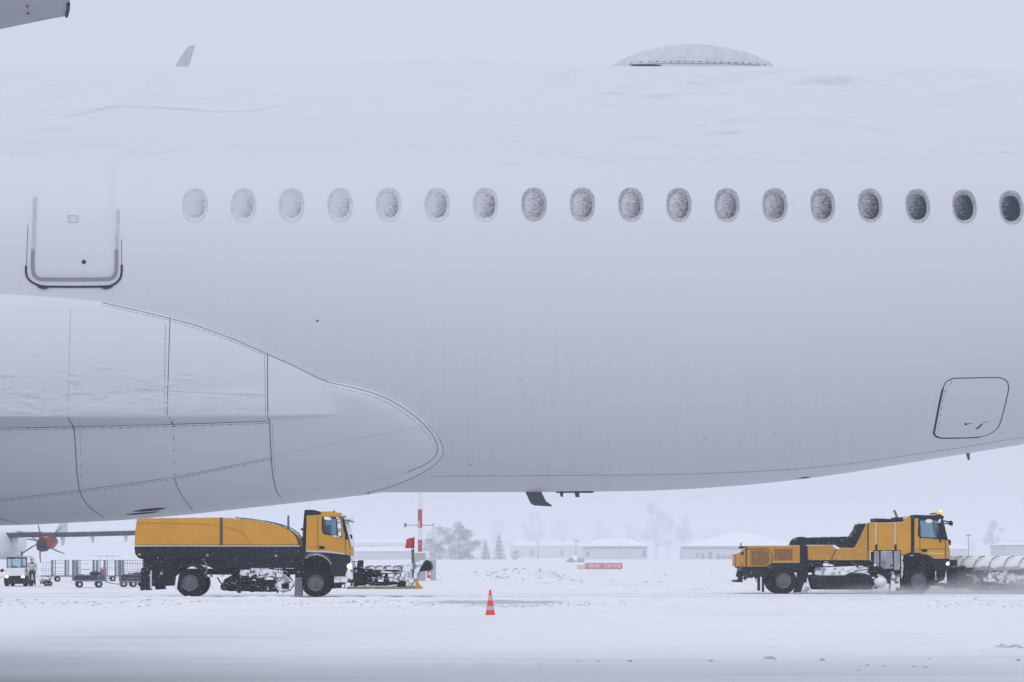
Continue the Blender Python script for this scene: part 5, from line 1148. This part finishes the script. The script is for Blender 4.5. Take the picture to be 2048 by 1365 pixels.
def cart(pxl, pxr, pyg, pytop, pydeck, ends, rails, wheels, label, seed=0):
    Y = CH*F/(pyg-HZ); k = F/Y; cx = (pxl+pxr)/2
    c = empty('baggage_cart', ((cx-1024)/k, Y+.6, 0), 0, label, 'baggage cart', 'baggage carts standing behind the sweeper truck')
    X = lambda px: (px-cx)/k; Z = lambda py: (pyg-py)/k
    MB().box(X(pxl), X(pxr), -.6, .7, Z(pydeck)-.06, Z(pydeck)+.03).build('deck', M['cart'], c, bevel=.01)
    for px_, up, bars in ends:
        m = MB(); frame_end(m, X(px_), Z(pydeck), Z(up), -.6, .7, bars); m.box(X(px_)-.07, X(px_)+.07, -.62, -.56, Z(pydeck), Z(up)+.02); m.build('end_frame', M['cart'], c)
    for a, b, ys, vt in rails:
        m = MB(); side_rail(m, X(a), X(b), [Z(y) for y in ys], -.6, vt); m.build('side_rail', M['cart'], c)
    for px_ in wheels: cart_wheel(X(px_), -.5, .19, c); cart_wheel(X(px_)-.25, .5, .19, c)
    MB().tube([(X(pxr),0,Z(pydeck)-.1), (X(pxr)+.5,0,.2), (X(pxr)+1.0,0,.15)], .03).build('tow_bar', M['cart'], c)
    return c, X, Z, Y, k
c1, X, Z, Y1, k1 = cart(147, 208, 1175, 1121, 1161.5, [(146.5,1121,6)], [(146,160,[1123,1127,1135,1143,1150],5)], [159,198], 'low flat baggage cart carrying dark bags and a mauve suitcase')
def bag(name, label, cat, x, y, z, sx_s, sy, sz, m_, seed=1, hard=False):
    o = empty(name, (x, y, z), 0, label, cat, 'luggage lying on the flat cart')
    if hard: MB().box(-sx_s/2, sx_s/2, -sy/2, sy/2, 0, sz).build('shell', M[m_], o, bevel=.04)
    else: MB().blob((0,0,sz/2), (sx_s/2*1.15, sy/2*1.1, sz/2), seed, 14, .08).build('shell', M[m_], o, smooth=True, angle=60)
    MB().tube([(-.10,0,sz-.01), (-.09,0,sz+.05), (.09,0,sz+.05), (.10,0,sz-.01)], .012).build('handle', M['seat'], o)
cx0 = (177.5-1024)/k1; dz = Z(1161.5)+.03
def bx(px): return (px-1024)/k1
bag('duffel_bag', 'long black duffel bag lying along the flat cart', 'bag', bx(162), Y1+.3, dz, 27/k1, .5, 9/k1, 'darklug', 1, True)
bag('suitcase', 'dark blue suitcase flat on the cart beside the teal one', 'suitcase', bx(184), Y1+.3, dz, 15/k1, .5, 8/k1, 'navylug', 2, True)
bag('suitcase', 'teal suitcase beside the mauve one on the flat cart', 'suitcase', bx(199), Y1+.3, dz, 12/k1, .5, 9/k1, 'bluelug', 3, True)
bag('backpack', 'slumped black backpack on top of the dark blue suitcase', 'backpack', bx(188), Y1+.35, dz+8.5/k1, 20/k1, .4, 9/k1, 'darklug', 4)
bag('suitcase', 'upright mauve suitcase standing behind the other bags', 'suitcase', bx(202), Y1+.75, dz+.0, 12/k1, .3, 23/k1, 'pinklug', 5, True)
c2 = cart(80, 140, 1163.5, 1120, 1152, [(104,1121,2),(131,1121,4)], [(104,131,[1121,1127,1136,1143,1148],0),(80,104,[1125.5,1138,1142,1152],4)], [115,96], 'tall railed empty baggage cart next to the worker and red ended trailer')[0]
c3 = cart(153, 190, 1162, 1121, 1151, [(154,1121,2),(187,1121,2)], [(154,187,[1121,1139],0),(162,178,[1128,1140],1),(154,187,[1149],0)], [160,182], 'empty baggage cart with tall posts just behind the flat cart')[0]
c4 = cart(193, 238, 1162.5, 1112, 1152, [(194,1121,2),(209,1121,2),(231,1121,3)], [(189,238,[1112.5,1121],4),(209,231,[1126,1136,1139],2)], [226,205], 'baggage cart with a raised top rail beyond the mauve suitcase')[0]
c5, X, Z, Y5, k5 = cart(240, 300, 1174, 1121, 1163, [(240,1121,5),(288,1121,5)], [(240,290,[1121,1127,1140],10),(240,290,[1143,1150,1157],6)], [248,267,285], 'loaded mesh sided baggage cart next to the rear of the sweeper truck')
for i in range(4): bag('suitcase', ['dark suitcase at the open end of the mesh cart','dark suitcase second along the mesh cart','navy suitcase third along the mesh cart','black suitcase under the truck end of the mesh cart'][i], 'suitcase', (246+i*12-1024)/k5, Y5+.6, Z(1163)+.03, .32, .5, 16/k5*(.8+.1*i), ['darklug','navylug','navylug','darklug'][i], i, True)
tl = empty('low_trailer', ((87-1024)*150/F, 150.5, 0), 0, 'low snow covered trailer with a red end beside the worker', 'trailer'); k6 = F/150; gz6 = CH*F/150+HZ
def t6(px, py): return ((px-87)/k6, (gz6-py)/k6)
MB().prism([t6(a,b) for a, b in ((76,1154),(99,1155),(98,1160),(76,1160))], -.5, .5).build('deck', M['crustw'], tl, bevel=.02); MB().prism([t6(a,b) for a, b in ((80,1161),(86,1161),(85,1168),(80,1169))], -.5, .3).build('end_board', M['red_paint'], tl)
MB().lathe((t6(91,1166)[0], -.3, .13), [(.04,-.05),(.13,-.05),(.15,0),(.13,.05),(.04,.05)], 20).lathe((t6(95,1166)[0], .3, .13), [(.04,-.05),(.13,-.05),(.15,0),(.13,.05),(.04,.05)], 20).build('wheel', M['tyre'], tl)
# ---------------------------------------------------------------- turboprop aircraft behind the carts
Yt = 215.0; kt = F/Yt; tp = empty('turboprop_airliner', ((85-1024)/kt, Yt, 0), 0, 'high winged turboprop airliner with red engine cowl and six bladed propeller', 'airliner')
def tq(px, py): return ((px-85)/kt, CH-(py-HZ)/kt)
M['hazewhite'] = mat('turboprop_white', (.72,.73,.76), .5, snow=(.6,3,.2)); M['darkwing'] = mat('wing_leading_edge', (.045,.05,.075), .6, noise=(2,.3)); M['blade'] = mat('propeller_grey', (.05,.055,.07), .6)
M['spin'] = mat('red_cowl', (.42,.035,.045), .6, noise=(1.5,.35), snow=(.6,3,.3)); M['spindark'] = mat('dark_intake', (.015,.02,.03), .7)
m = MB(); zt = [tq(22,1071), tq(275,1066)]
for (xa, za, ca), (xb_, zb_, cb_) in (((*tq(-190,1069),1.3),(*tq(22,1071),2.4)), ((*tq(22,1071),2.4),(*tq(150,1069.5),2.2)), ((*tq(150,1069.5),2.2),(*tq(330,1065),1.2))):
    vs = []
    for x, z, c in ((xa,za,ca),(xb_,zb_,cb_)):
        for yy, h in ((0,-.10),(0,.10),(.25,.22),(c*.5,.20),(c,.02),(c*.5,-.12),(.25,-.2)): vs.append((x, yy, z+h))
    n = 7; m.add(vs, [(i, (i+1) % n, (i+1) % n+n, i+n) for i in range(n)]+[tuple(range(n)), tuple(range(2*n-1, n-1, -1))])
wg = m.build('wing', M['darkwing'], tp)
m = MB(); xa, za = tq(-100,1067.2); xb2, zb2 = tq(250,1062.8); m.box(tq(24,0)[0], tq(78,0)[0], .1, 1.8, tq(0,1070)[1]+.22, tq(0,1066)[1]+.18); m.build('wing_snow', M['snow'], wg, bevel=.05)
nc = tq(89,1083); r_ = 15.5/kt
m = MB().lathe((nc[0]+.05, .0, nc[1]), [(0,.1),(r_*.55,.0),(r_*.95,.15),(r_*1.05,.7),(r_,2.2),(r_*.6,4.0),(0,4.2)], 28); nac = m.build('engine_cowl', M['spin'], tp, smooth=True, angle=50)
sc = tq(83,1085); m = MB().lathe((sc[0], 0, sc[1]), [(0,-.75),(.14,-.68),(.28,-.4),(.34,-.1),(.36,.1),(0,.1)], 20); prp = m.build('spinner', M['spindark'], tp, smooth=True)
MB().prism([tq(a,b) for a, b in ((73,1085),(80,1082),(96,1092),(100,1096),(93,1103),(82,1104),(74,1099))], -.25, .3).build('air_intake', M['spindark'], nac, bevel=.06)
tips = [(72,1044),(126,1050),(134,1106),(86,1126),(45,1113),(52,1082),(32,1064),(93,1140)]
for tx, tz in tips[:7]:
    a = Vector((sc[0],-.25,sc[1])); b_ = tq(tx, tz); b_ = Vector((b_[0],-.35,b_[1])); d = b_-a; L_ = d.length; d.normalize(); L2 = min(L_, 2.3); s = Vector((d.z,0,-d.x)); vs = []
    for u, wd in ((0,.05),(.15,.06),(.4,.11),(.7,.10),(.95,.06),(1,.02)):
        c_ = a+d*L2*u+s*(.16*math.sin(u*2.2)-.0); vs += [c_+s*wd*.5+Vector((0,-.03,0)), c_-s*wd*.5+Vector((0,.05,0)), c_-s*wd*.5+Vector((0,.08,0)), c_+s*wd*.5]
    MB().add(vs, [(i*4+j, i*4+(j+1) % 4, i*4+4+(j+1) % 4, i*4+4+j) for i in range(5) for j in range(4)]+[(0,1,2,3),(20,21,22,23)]).build('propeller_blade', M['blade'], prp)
fc = tq(-12,1088); rr = 1.35
m = MB().lathe((fc[0], -6.5, fc[1]), [(0,-1.6),(.35,-1.5),(.8,-.9),(1.15,0),(rr,1.4),(rr,14),(.3,19),(0,19)], 32); fs_ = m.build('fuselage', M['hazewhite'], tp, smooth=True, angle=50)
m = MB(); 
for a in range(5):
    an = R_(50+a*20); c_ = Vector((fc[0]+1.0*math.cos(an)*1.0, -6.6, fc[1]+1.0*math.sin(an)*.85)); m.box(c_.x-.14, c_.x+.14, c_.y-.25, c_.y+.1, c_.z-.1, c_.z+.14)
m.build('cockpit_window', M['spindark'], fs_)
MB().prism([tq(a,b) for a, b in ((32,1066),(41,1050),(46,1040),(62,1040),(61,1066))], 17.5, 17.8).build('tail_fin', M['winglet'], tp)
m = MB(); gx = tq(30,0)[0]; m.cyl((gx,3,2.2), (gx,3,.4), .09); m.build('landing_gear', M['graymetal'], tp); MB().lathe((gx-.2,3,.40), [(.1,-.1),(.38,-.1),(.42,0),(.38,.1),(.1,.1)], 20, 'x').lathe((gx+.2,3,.40), [(.1,-.1),(.38,-.1),(.42,0),(.38,.1),(.1,.1)], 20, 'x').build('wheel', M['tyre'], tp)
m = MB()
for a, b in ((27,1080),(121,1086),(181,1080),(248,1078)): x, z = tq(a, b); m.prism([(x-.12,z+.55),(x+.12,z+.55),(x+.03,z-.25),(x-.03,z-.25)], .6, 1.6)
m.build('flap_fairing', M['hazewhite'], wg)

# ---------------------------------------------------------------- far buildings and poles
M['farwall'] = mat('far_grey_wall', (.52,.54,.58), .8); M['farwall2'] = mat('far_wall_pale', (.34,.35,.38), .8); M['farwin'] = mat('far_window', (.22,.23,.25), .6); M['fartrim'] = mat('fascia_teal_grey', (.26,.32,.35), .7)
def building(name, label, cat, x0, x1, pyeave, pyridge, pybase, Y, hip=.25, wins=(), door=None, fascia=True, depth=25, ridge_shift=0):
    Y *= 1.6; k = F/Y; cx = (x0+x1)/2; b = empty(name, ((cx-1024)/k, Y, 0), 0, label, cat); W = (x1-x0)/k/2; ze = CH-(pyeave-HZ)/k; zr = CH-(pyridge-HZ)/k
    MB().box(-W, W, 0, depth, -.3, ze).build('wall', M['farwall'], b)
    hx = W*2*hip; rs = ridge_shift*W; ov = .8
    m = MB(); vs = [(-W-ov,-ov,ze),(W+ov,-ov,ze),(W+ov,depth+ov,ze),(-W-ov,depth+ov,ze),(-W+hx+rs,depth*.5,zr),(W-hx+rs,depth*.5,zr)]
    m.add(vs, [(0,1,5,4),(1,2,5),(2,3,4,5),(3,0,4),(3,2,1,0)]); m.build('roof', M['snow'], b)
    if fascia: MB().box(-W-.3, W+.3, -.35, -.05, ze-.9 if not isinstance(fascia, float) else ze-fascia, ze-.02).build('fascia', M['fartrim'], b)
    for (a, c, y0, y1) in wins: MB().box((a-cx)/k, (c-cx)/k, -.12, .02, CH-(y1-HZ)/k, CH-(y0-HZ)/k).build('window', M['farwin'], b)
    return b
building('hangar', 'pale hangar with broad snow covered hip roof behind the red runway sign', 'hangar', 1167, 1294, 1093, 1078.5, 1117, 820, .22, [(1172,1180,1104,1113),(1286,1292,1100,1113)], fascia=1.4)
building('hangar', 'wide hangar with low gable snow roof and a row of dark windows', 'hangar', 1366, 1600, 1093, 1064, 1117, 800, .46, [(1392,1397,1106,1115),(1402,1408,1108,1118),(1417,1424,1104,1119),(1433,1440,1108,1119)]+[(1443+i*7,1448+i*7,1111,1118) for i in range(7)], fascia=1.6)
building('long_shed', 'long low shed under a snow roof between the spruces and the hangar', 'shed', 1020, 1165, 1092, 1083, 1117, 1250, .08, [(1060,1070,1100,1112),(1120,1128,1100,1112)], fascia=False)
building('long_shed', 'long low grey shed behind the flag and front plough of the sweeper truck', 'shed', 560, 838, 1103, 1094, 1114, 760, .05, [(600,640,1105,1109)], fascia=False)
building('terminal_wing', 'faint stepped building far behind the plough, barely visible in snow', 'building', 640, 822, 1086, 1076, 1114, 1500, .12, [(700,760,1092,1098)], fascia=False)
building('small_house', 'small faint building with peaked roof just ahead of the second truck cab', 'building', 1895, 1935, 1098, 1086, 1114, 820, .4, [], fascia=False)
building('long_shed', 'low grey shed fading into snow behind the ribbed mouldboard', 'shed', 2010, 2110, 1090, 1084, 1114, 520, .1, [], fascia=False)
def pole(px, pyt, pyb, Y, label, arms=1):
    Y *= 1.8; k = F/Y; b = empty('light_mast', ((px-1024)/k, Y, 0), 0, label, 'light mast', 'faint light masts before the far sheds'); zt = CH-(pyt-HZ)/k
    MB().cyl((0,0,-.1), (0,0,zt), .16, .10, n=8).build('pole', M['graymetal'], b); MB().box(-.8, .8, -.3, .3, zt-.3, zt).build('lamp_head', M['graymetal'], b)
pole(1076, 1084, 1116, 600, 'thin light mast beside the round bush'); pole(1152, 1082, 1114, 560, 'thin light mast over the low dark mound')
pole(1937, 1070, 1110, 430, 'thin light mast just ahead of the second truck cab')
md = empty('snow_mound', ((1151-1024)*700/F, 700, 0), 0, 'low dark pointed mound beside the yellow end of the runway sign', 'mound'); MB().blob((0,0,-.2), (2.6,2,1.9), 3, 12, .12).build('heap', M['farwall2'], md); MB().blob((0,0,.5), (1.9,1.6,1.35), 4, 12, .12).build('snow_cap', M['snow'], md)
pl = empty('parked_airliner', ((840-1024)*1100/F, 1100, 0), 0, 'long grey airfield fence line low across the distance', 'fence')
bpy.data.objects.remove(pl)
# ---------------------------------------------------------------- trees
M['frost'] = mat('frosted_twigs', (.52,.54,.57), .9, noise=(.4,.15)); M['needle'] = mat('snowy_needles', (.12,.16,.17), .9, noise=(.5,.5)); M['bark'] = mat('dark_bark', (.40,.41,.44), .9); M['leaf2'] = mat('frosted_evergreen', (.15,.21,.225), .9, noise=(.3,.5))
def leaf_cloud(m, cs, n, size, rnd):
    vs, fs = m.v, m.f
    for _ in range(n):
        c, r = rnd.choice(cs)
        while True:
            u = Vector((rnd.uniform(-1,1), rnd.uniform(-1,1), rnd.uniform(-1,1)))
            if u.length <= 1: break
        u = u*(.55+.45*u.length); p = Vector(c)+Vector((u.x*r[0], u.y*r[1], u.z*r[2])); a = Vector((rnd.gauss(0,1), rnd.gauss(0,1), rnd.gauss(0,1))).normalized()
        b = a.orthogonal().normalized(); c2 = a.cross(b); s = size*rnd.uniform(.5,1.4); i = len(vs)
        vs += [tuple(p+b*s), tuple(p+c2*s*.5), tuple(p-b*s), tuple(p-c2*s*.5)]; fs.append((i,i+1,i+2,i+3))
def tree(name, label, px, pytop, wpx, Y, kind, seed, dens_=1.0):
    rnd = random.Random(seed); k = F/Y; H = CH-(pytop-HZ)/k; W = wpx/k/2; o = empty(name, ((px-1024)/k, Y, 0), 0, label, 'tree', 'frosted trees beyond the airfield')
    tk = MB(); m = MB()
    if kind == 'spruce':
        tk.cyl((0,0,-.2), (0,0,H), H*.022, .03, n=8)
        n = int(700*dens_)
        for _ in range(n):
            z = H*(1-rnd.random()**.5*.97); r = W*(1-z/H)**.8*(.75+.35*abs(math.sin(z*2.2)))*rnd.uniform(.2,1.08)+.05; a = rnd.uniform(0,6.28); p = Vector((r*math.cos(a), r*math.sin(a), z-r*.25)); s = .45*H/14
            d = Vector((math.cos(a),math.sin(a),-.35)); q_ = d.cross(Vector((0,0,1))).normalized(); i = len(m.v); m.v += [tuple(p+d*s), tuple(p+q_*s*.45), tuple(p-d*s), tuple(p-q_*s*.45+Vector((0,0,.15)))]; m.f.append((i,i+1,i+2,i+3))
        tk.build('trunk', M['bark'], o); m.build('crown', M['needle'], o)
    else:
        tk.tube([(0,0,-.2), (rnd.uniform(-.2,.2),0,H*.3), (rnd.uniform(-.4,.4),0,H*.55)], .3, 8, [H*.028, H*.022, H*.012]); cs = []
        nb = 14 if kind == 'bare' else 16
        for i in range(nb):
            a = rnd.uniform(0,6.28); z0 = H*rnd.uniform(.12,.5); rr = W*rnd.uniform(.25,.95); e = Vector((rr*math.cos(a), rr*math.sin(a)*.8, H*rnd.uniform(.35,.95)))
            if kind == 'dense': e.z = H*(i+.6)/nb*.95; e.x *= 1 if e.z < H*.6 else .7
            if e.z > H*.8: e.x *= .6
            tk.tube([(0,0,z0), (e.x*.5,e.y*.5,z0+(e.z-z0)*.55), tuple(e)], .1, 5, [H*.010, H*.006, H*.002]); cs.append((tuple(e), (W*rnd.uniform(.22,.42)*(1.3 if kind == 'dense' else 1), W*rnd.uniform(.22,.42), H*rnd.uniform(.07,.15))))
        leaf_cloud(m, cs, int((2200 if kind == 'bare' else 3200)*dens_), H*.017, rnd); tk.build('trunk', M['bark'], o); m.build('crown', M['frost' if kind == 'bare' else 'leaf2'], o)
Ta = [('broad dense evergreen touching the banded mast', 880,1052,72,640,'dense',1),('tallest dense evergreen in the clump beside the mast', 918,1046,64,650,'dense',2),('dense evergreen on the spruce side of the clump', 935,1058,50,640,'dense',3),('low shrubby evergreen at the foot of the banded mast', 862,1074,50,630,'dense',4),('rounded dense tree low in the middle of the clump', 900,1076,70,625,'dense',44),
      ('narrow spruce, shorter of the two beside the clump', 971,1077,26,640,'spruce',5),('narrow spruce, taller of the two beside the clump', 998,1066,32,640,'spruce',6),('small round bush tree beyond the spruces', 1034,1100,26,640,'dense',7),
      ('tall bare frosted tree above the spruce end of the long shed', 1068,1024,46,1150,'bare',8),('bare tree rising behind the two spruces', 1000,1038,56,1300,'bare',9),('faint bare tree above the hangar end of the long shed', 1128,1040,70,1250,'bare',10),('bare tree behind the hangar roof', 1195,1044,60,1200,'bare',11),
      ('tallest bare tree, broad crowned, between the two hangars', 1312,1008,66,1000,'bare',12),('tall slim bare tree touching the roof of the wide hangar', 1366,1032,40,1000,'bare',13),('spreading bare tree over the ridge gap of the hangars', 1335,1050,80,1050,'bare',14),('low bare tree at the corner of the hip roof hangar', 1262,1050,40,1100,'bare',15),('faint bare tree behind the wide hangar roof', 1432,1048,90,1250,'bare',16),
      ('leaning bare tree rising over the ribbed mouldboard in blowing snow', 1985,1044,42,520,'bare',17),('low hazy tree over the shed behind the mouldboard', 2040,1078,60,560,'bare',18),('hazy bare tree between the truck cab and the leaning tree', 1945,1078,40,760,'bare',19)]
for lb, px, py, w_, Y, kd, sd in Ta:
    Y *= 1.9 if kd != 'bare' else 2.9
    if px > 1900: Y *= 1.3
    tree({'dense':'evergreen_tree','spruce':'spruce_tree','bare':'bare_tree'}[kd], lb, px, py, w_, Y, kd, sd)
# ---------------------------------------------------------------- snow clods, grit, falling flakes
def clods():
    rnd = random.Random(5); m = MB()

    i = 0
    X = []; 
    for (yc, wd, n, smin, smax) in ((89.5,1.3,3600,.012,.055),(95,1.2,200,.012,.03),(104,2.0,500,.012,.04),(131,2.2,800,.02,.07),(150,3,500,.02,.08),(172,5,300,.03,.12),(190,5,260,.03,.08),(235,7,240,.04,.10)):
        for _ in range(n):
            xr = .215*yc; x = rnd.uniform(-xr, xr); ph = math.sin(x*.35+yc)+math.sin(x*.13+2*yc)+.6*math.sin(x*.9)
            if yc == 172: x = rnd.gauss(-.5, 2.6)
            elif rnd.random() > .45+.4*ph or (x < -20 and yc > 120): continue
            X.append((x, yc+rnd.gauss(0, wd), rnd.uniform(smin, smax)*rnd.random()**.6))
    for px, py, s in ((1536,1316,.055),(1550,1317,.04),(1421,1322,.05),(1078,1329,.03),(1156,1323,.02),(1197,1322,.03),(1260,1322,.035),(1645,1319,.04),(1735,1330,.035),(1768,1331,.03),(1716,1340,.03),(1829,1332,.03),(1850,1333,.03),(1860,1317,.03),(2036,1320,.05),(1998,1294,.06),(2012,1296,.06),(2032,1292,.06),(2005,1290,.05),(2022,1294,.04),(2040,1296,.05),(62,1320,.02),(140,1318,.02),(1541,1276,.03),(1546,1295,.03)):
        p, Y = at(px, py); X.append((p.x, p.y, s*.95))
    zz = ground_h(np.array([a[0] for a in X]), np.array([a[1] for a in X]))
    for j, ((x, y, s), z) in enumerate(zip(X, zz)): m.blob((x, y, z+s*.2), (s*rnd.uniform(.8,1.8), s, s*rnd.uniform(.5,.9)), j, 6, .3)
    return m
M['clod'] = mat('dirty_snow_clod', (.60,.61,.65), .95, noise=(3,.35)); o = clods().build('snow_clods', M['clod'], None); o['kind'] = 'stuff'
def flakes(name, n, fn, seed):
    rs = np.random.RandomState(seed); P, sz = fn(rs, n); d = rs.normal(size=(n, 4, 3)); d /= np.linalg.norm(d, axis=-1, keepdims=True); d[:, 1] *= -1
    co = (P[:, None]+d*sz[:, None, None]).reshape(-1, 3); b = np.arange(n)[:, None]*4
    q = np.concatenate([b+np.array([[0,1,2]]), b+np.array([[0,2,3]]), b+np.array([[0,3,1]]), b+np.array([[1,3,2]])])
    o = mesh_np(name, co, q, M['flake'], False); o['kind'] = 'stuff'; return o
def fall(rs, n):
    Y = rs.uniform(26, 140, n); X = rs.uniform(-.23, .23, n)*Y; Z = rs.uniform(0, 1, n)**1.0*14; hull = (Y > 32) & (Y < 40) & (Z > 2.2); Y = np.where(hull, Y-14, Y)
    return np.stack([X, Y, Z], -1), rs.uniform(.0035, .0085, n)*(.3+Y/85)
flakes('falling_snow', 60000, fall, 3)
def spray(rs, n):
    x = rs.uniform(1850, 2110, n); Y = 119+rs.uniform(-.5, 2.5, n); h = rs.exponential(.28, n)*(.35+.9*np.clip((x-1850)/200, 0, 1)); return np.stack([(x-1024)*Y/F, Y, h], -1), rs.uniform(.006, .016, n)
flakes('blown_snow', 5000, spray, 4)
# snow thrown up round the right truck's plough and wheels
m = bpy.data.materials.new('snow_spray'); m.use_nodes = True; N = m.node_tree.nodes; L = m.node_tree.links; N.remove(N['Principled BSDF'])
v = N.new('ShaderNodeVolumePrincipled'); v.inputs['Color'].default_value = (.97,.98,1,1); v.inputs['Anisotropy'].default_value = .2
geo = N.new('ShaderNodeNewGeometry'); sp = N.new('ShaderNodeSeparateXYZ'); L.new(geo.outputs['Position'], sp.inputs[0])
def mt(op, a, b, c=None):
    q = N.new('ShaderNodeMath'); q.operation = op
    for i, x in enumerate((a, b, c)):
        if x is None: continue
        if isinstance(x, (int, float)): q.inputs[i].default_value = x
        else: L.new(x, q.inputs[i])
    return q.outputs[0]
n = N.new('ShaderNodeTexNoise'); n.inputs['Scale'].default_value = .8; n.inputs['Detail'].default_value = 4; L.new(geo.outputs['Position'], n.inputs['Vector'])
def mrv(x, a, b, c, d):
    r = N.new('ShaderNodeMapRange'); r.interpolation_type = 'SMOOTHSTEP'; L.new(x, r.inputs[0])
    for i, k in enumerate((a, b, c, d)): r.inputs[i+1].default_value = k
    return r.outputs[0]
xs_ = sp.outputs[0]; top_h = mrv(xs_, 18.5, 25, .6, 2.3)     # the cloud grows taller towards the plough
hgt = mt('DIVIDE', sp.outputs[2], top_h); fall_ = mt('MAXIMUM', mt('SUBTRACT', 1.0, hgt), 0.0)
wx = mt('MULTIPLY', mrv(xs_, 13.5, 20.5, .0, 1.0), mrv(xs_, 28, 29.5, 1, 0))
dn = mt('MULTIPLY', mt('MULTIPLY', mt('MULTIPLY', fall_, fall_), wx), mt('MAXIMUM', mt('MULTIPLY_ADD', n.outputs['Fac'], 3.0, -.9), 0.0))
L.new(mt('MULTIPLY', dn, .85), v.inputs['Density']); L.new(v.outputs[0], N['Material Output'].inputs['Volume'])
o = MB().box(13.2, 29.8, 118.2, 124.5, .02, 2.4).build('snow_spray', m, None); o['kind'] = 'stuff'
# ---------------------------------------------------------------- haze
m = bpy.data.materials.new('haze'); m.use_nodes = True; N = m.node_tree.nodes; N.remove(N['Principled BSDF'])
v = N.new('ShaderNodeVolumePrincipled'); v.inputs['Color'].default_value = (.93,.95,1,1); v.inputs['Density'].default_value = .00055; v.inputs['Anisotropy'].default_value = 0
m.node_tree.links.new(v.outputs[0], N['Material Output'].inputs['Volume'])
hz = MB().box(-6500, 6500, -500, 7200, -3, 48).build('haze', m, None); hz['kind'] = 'stuff'
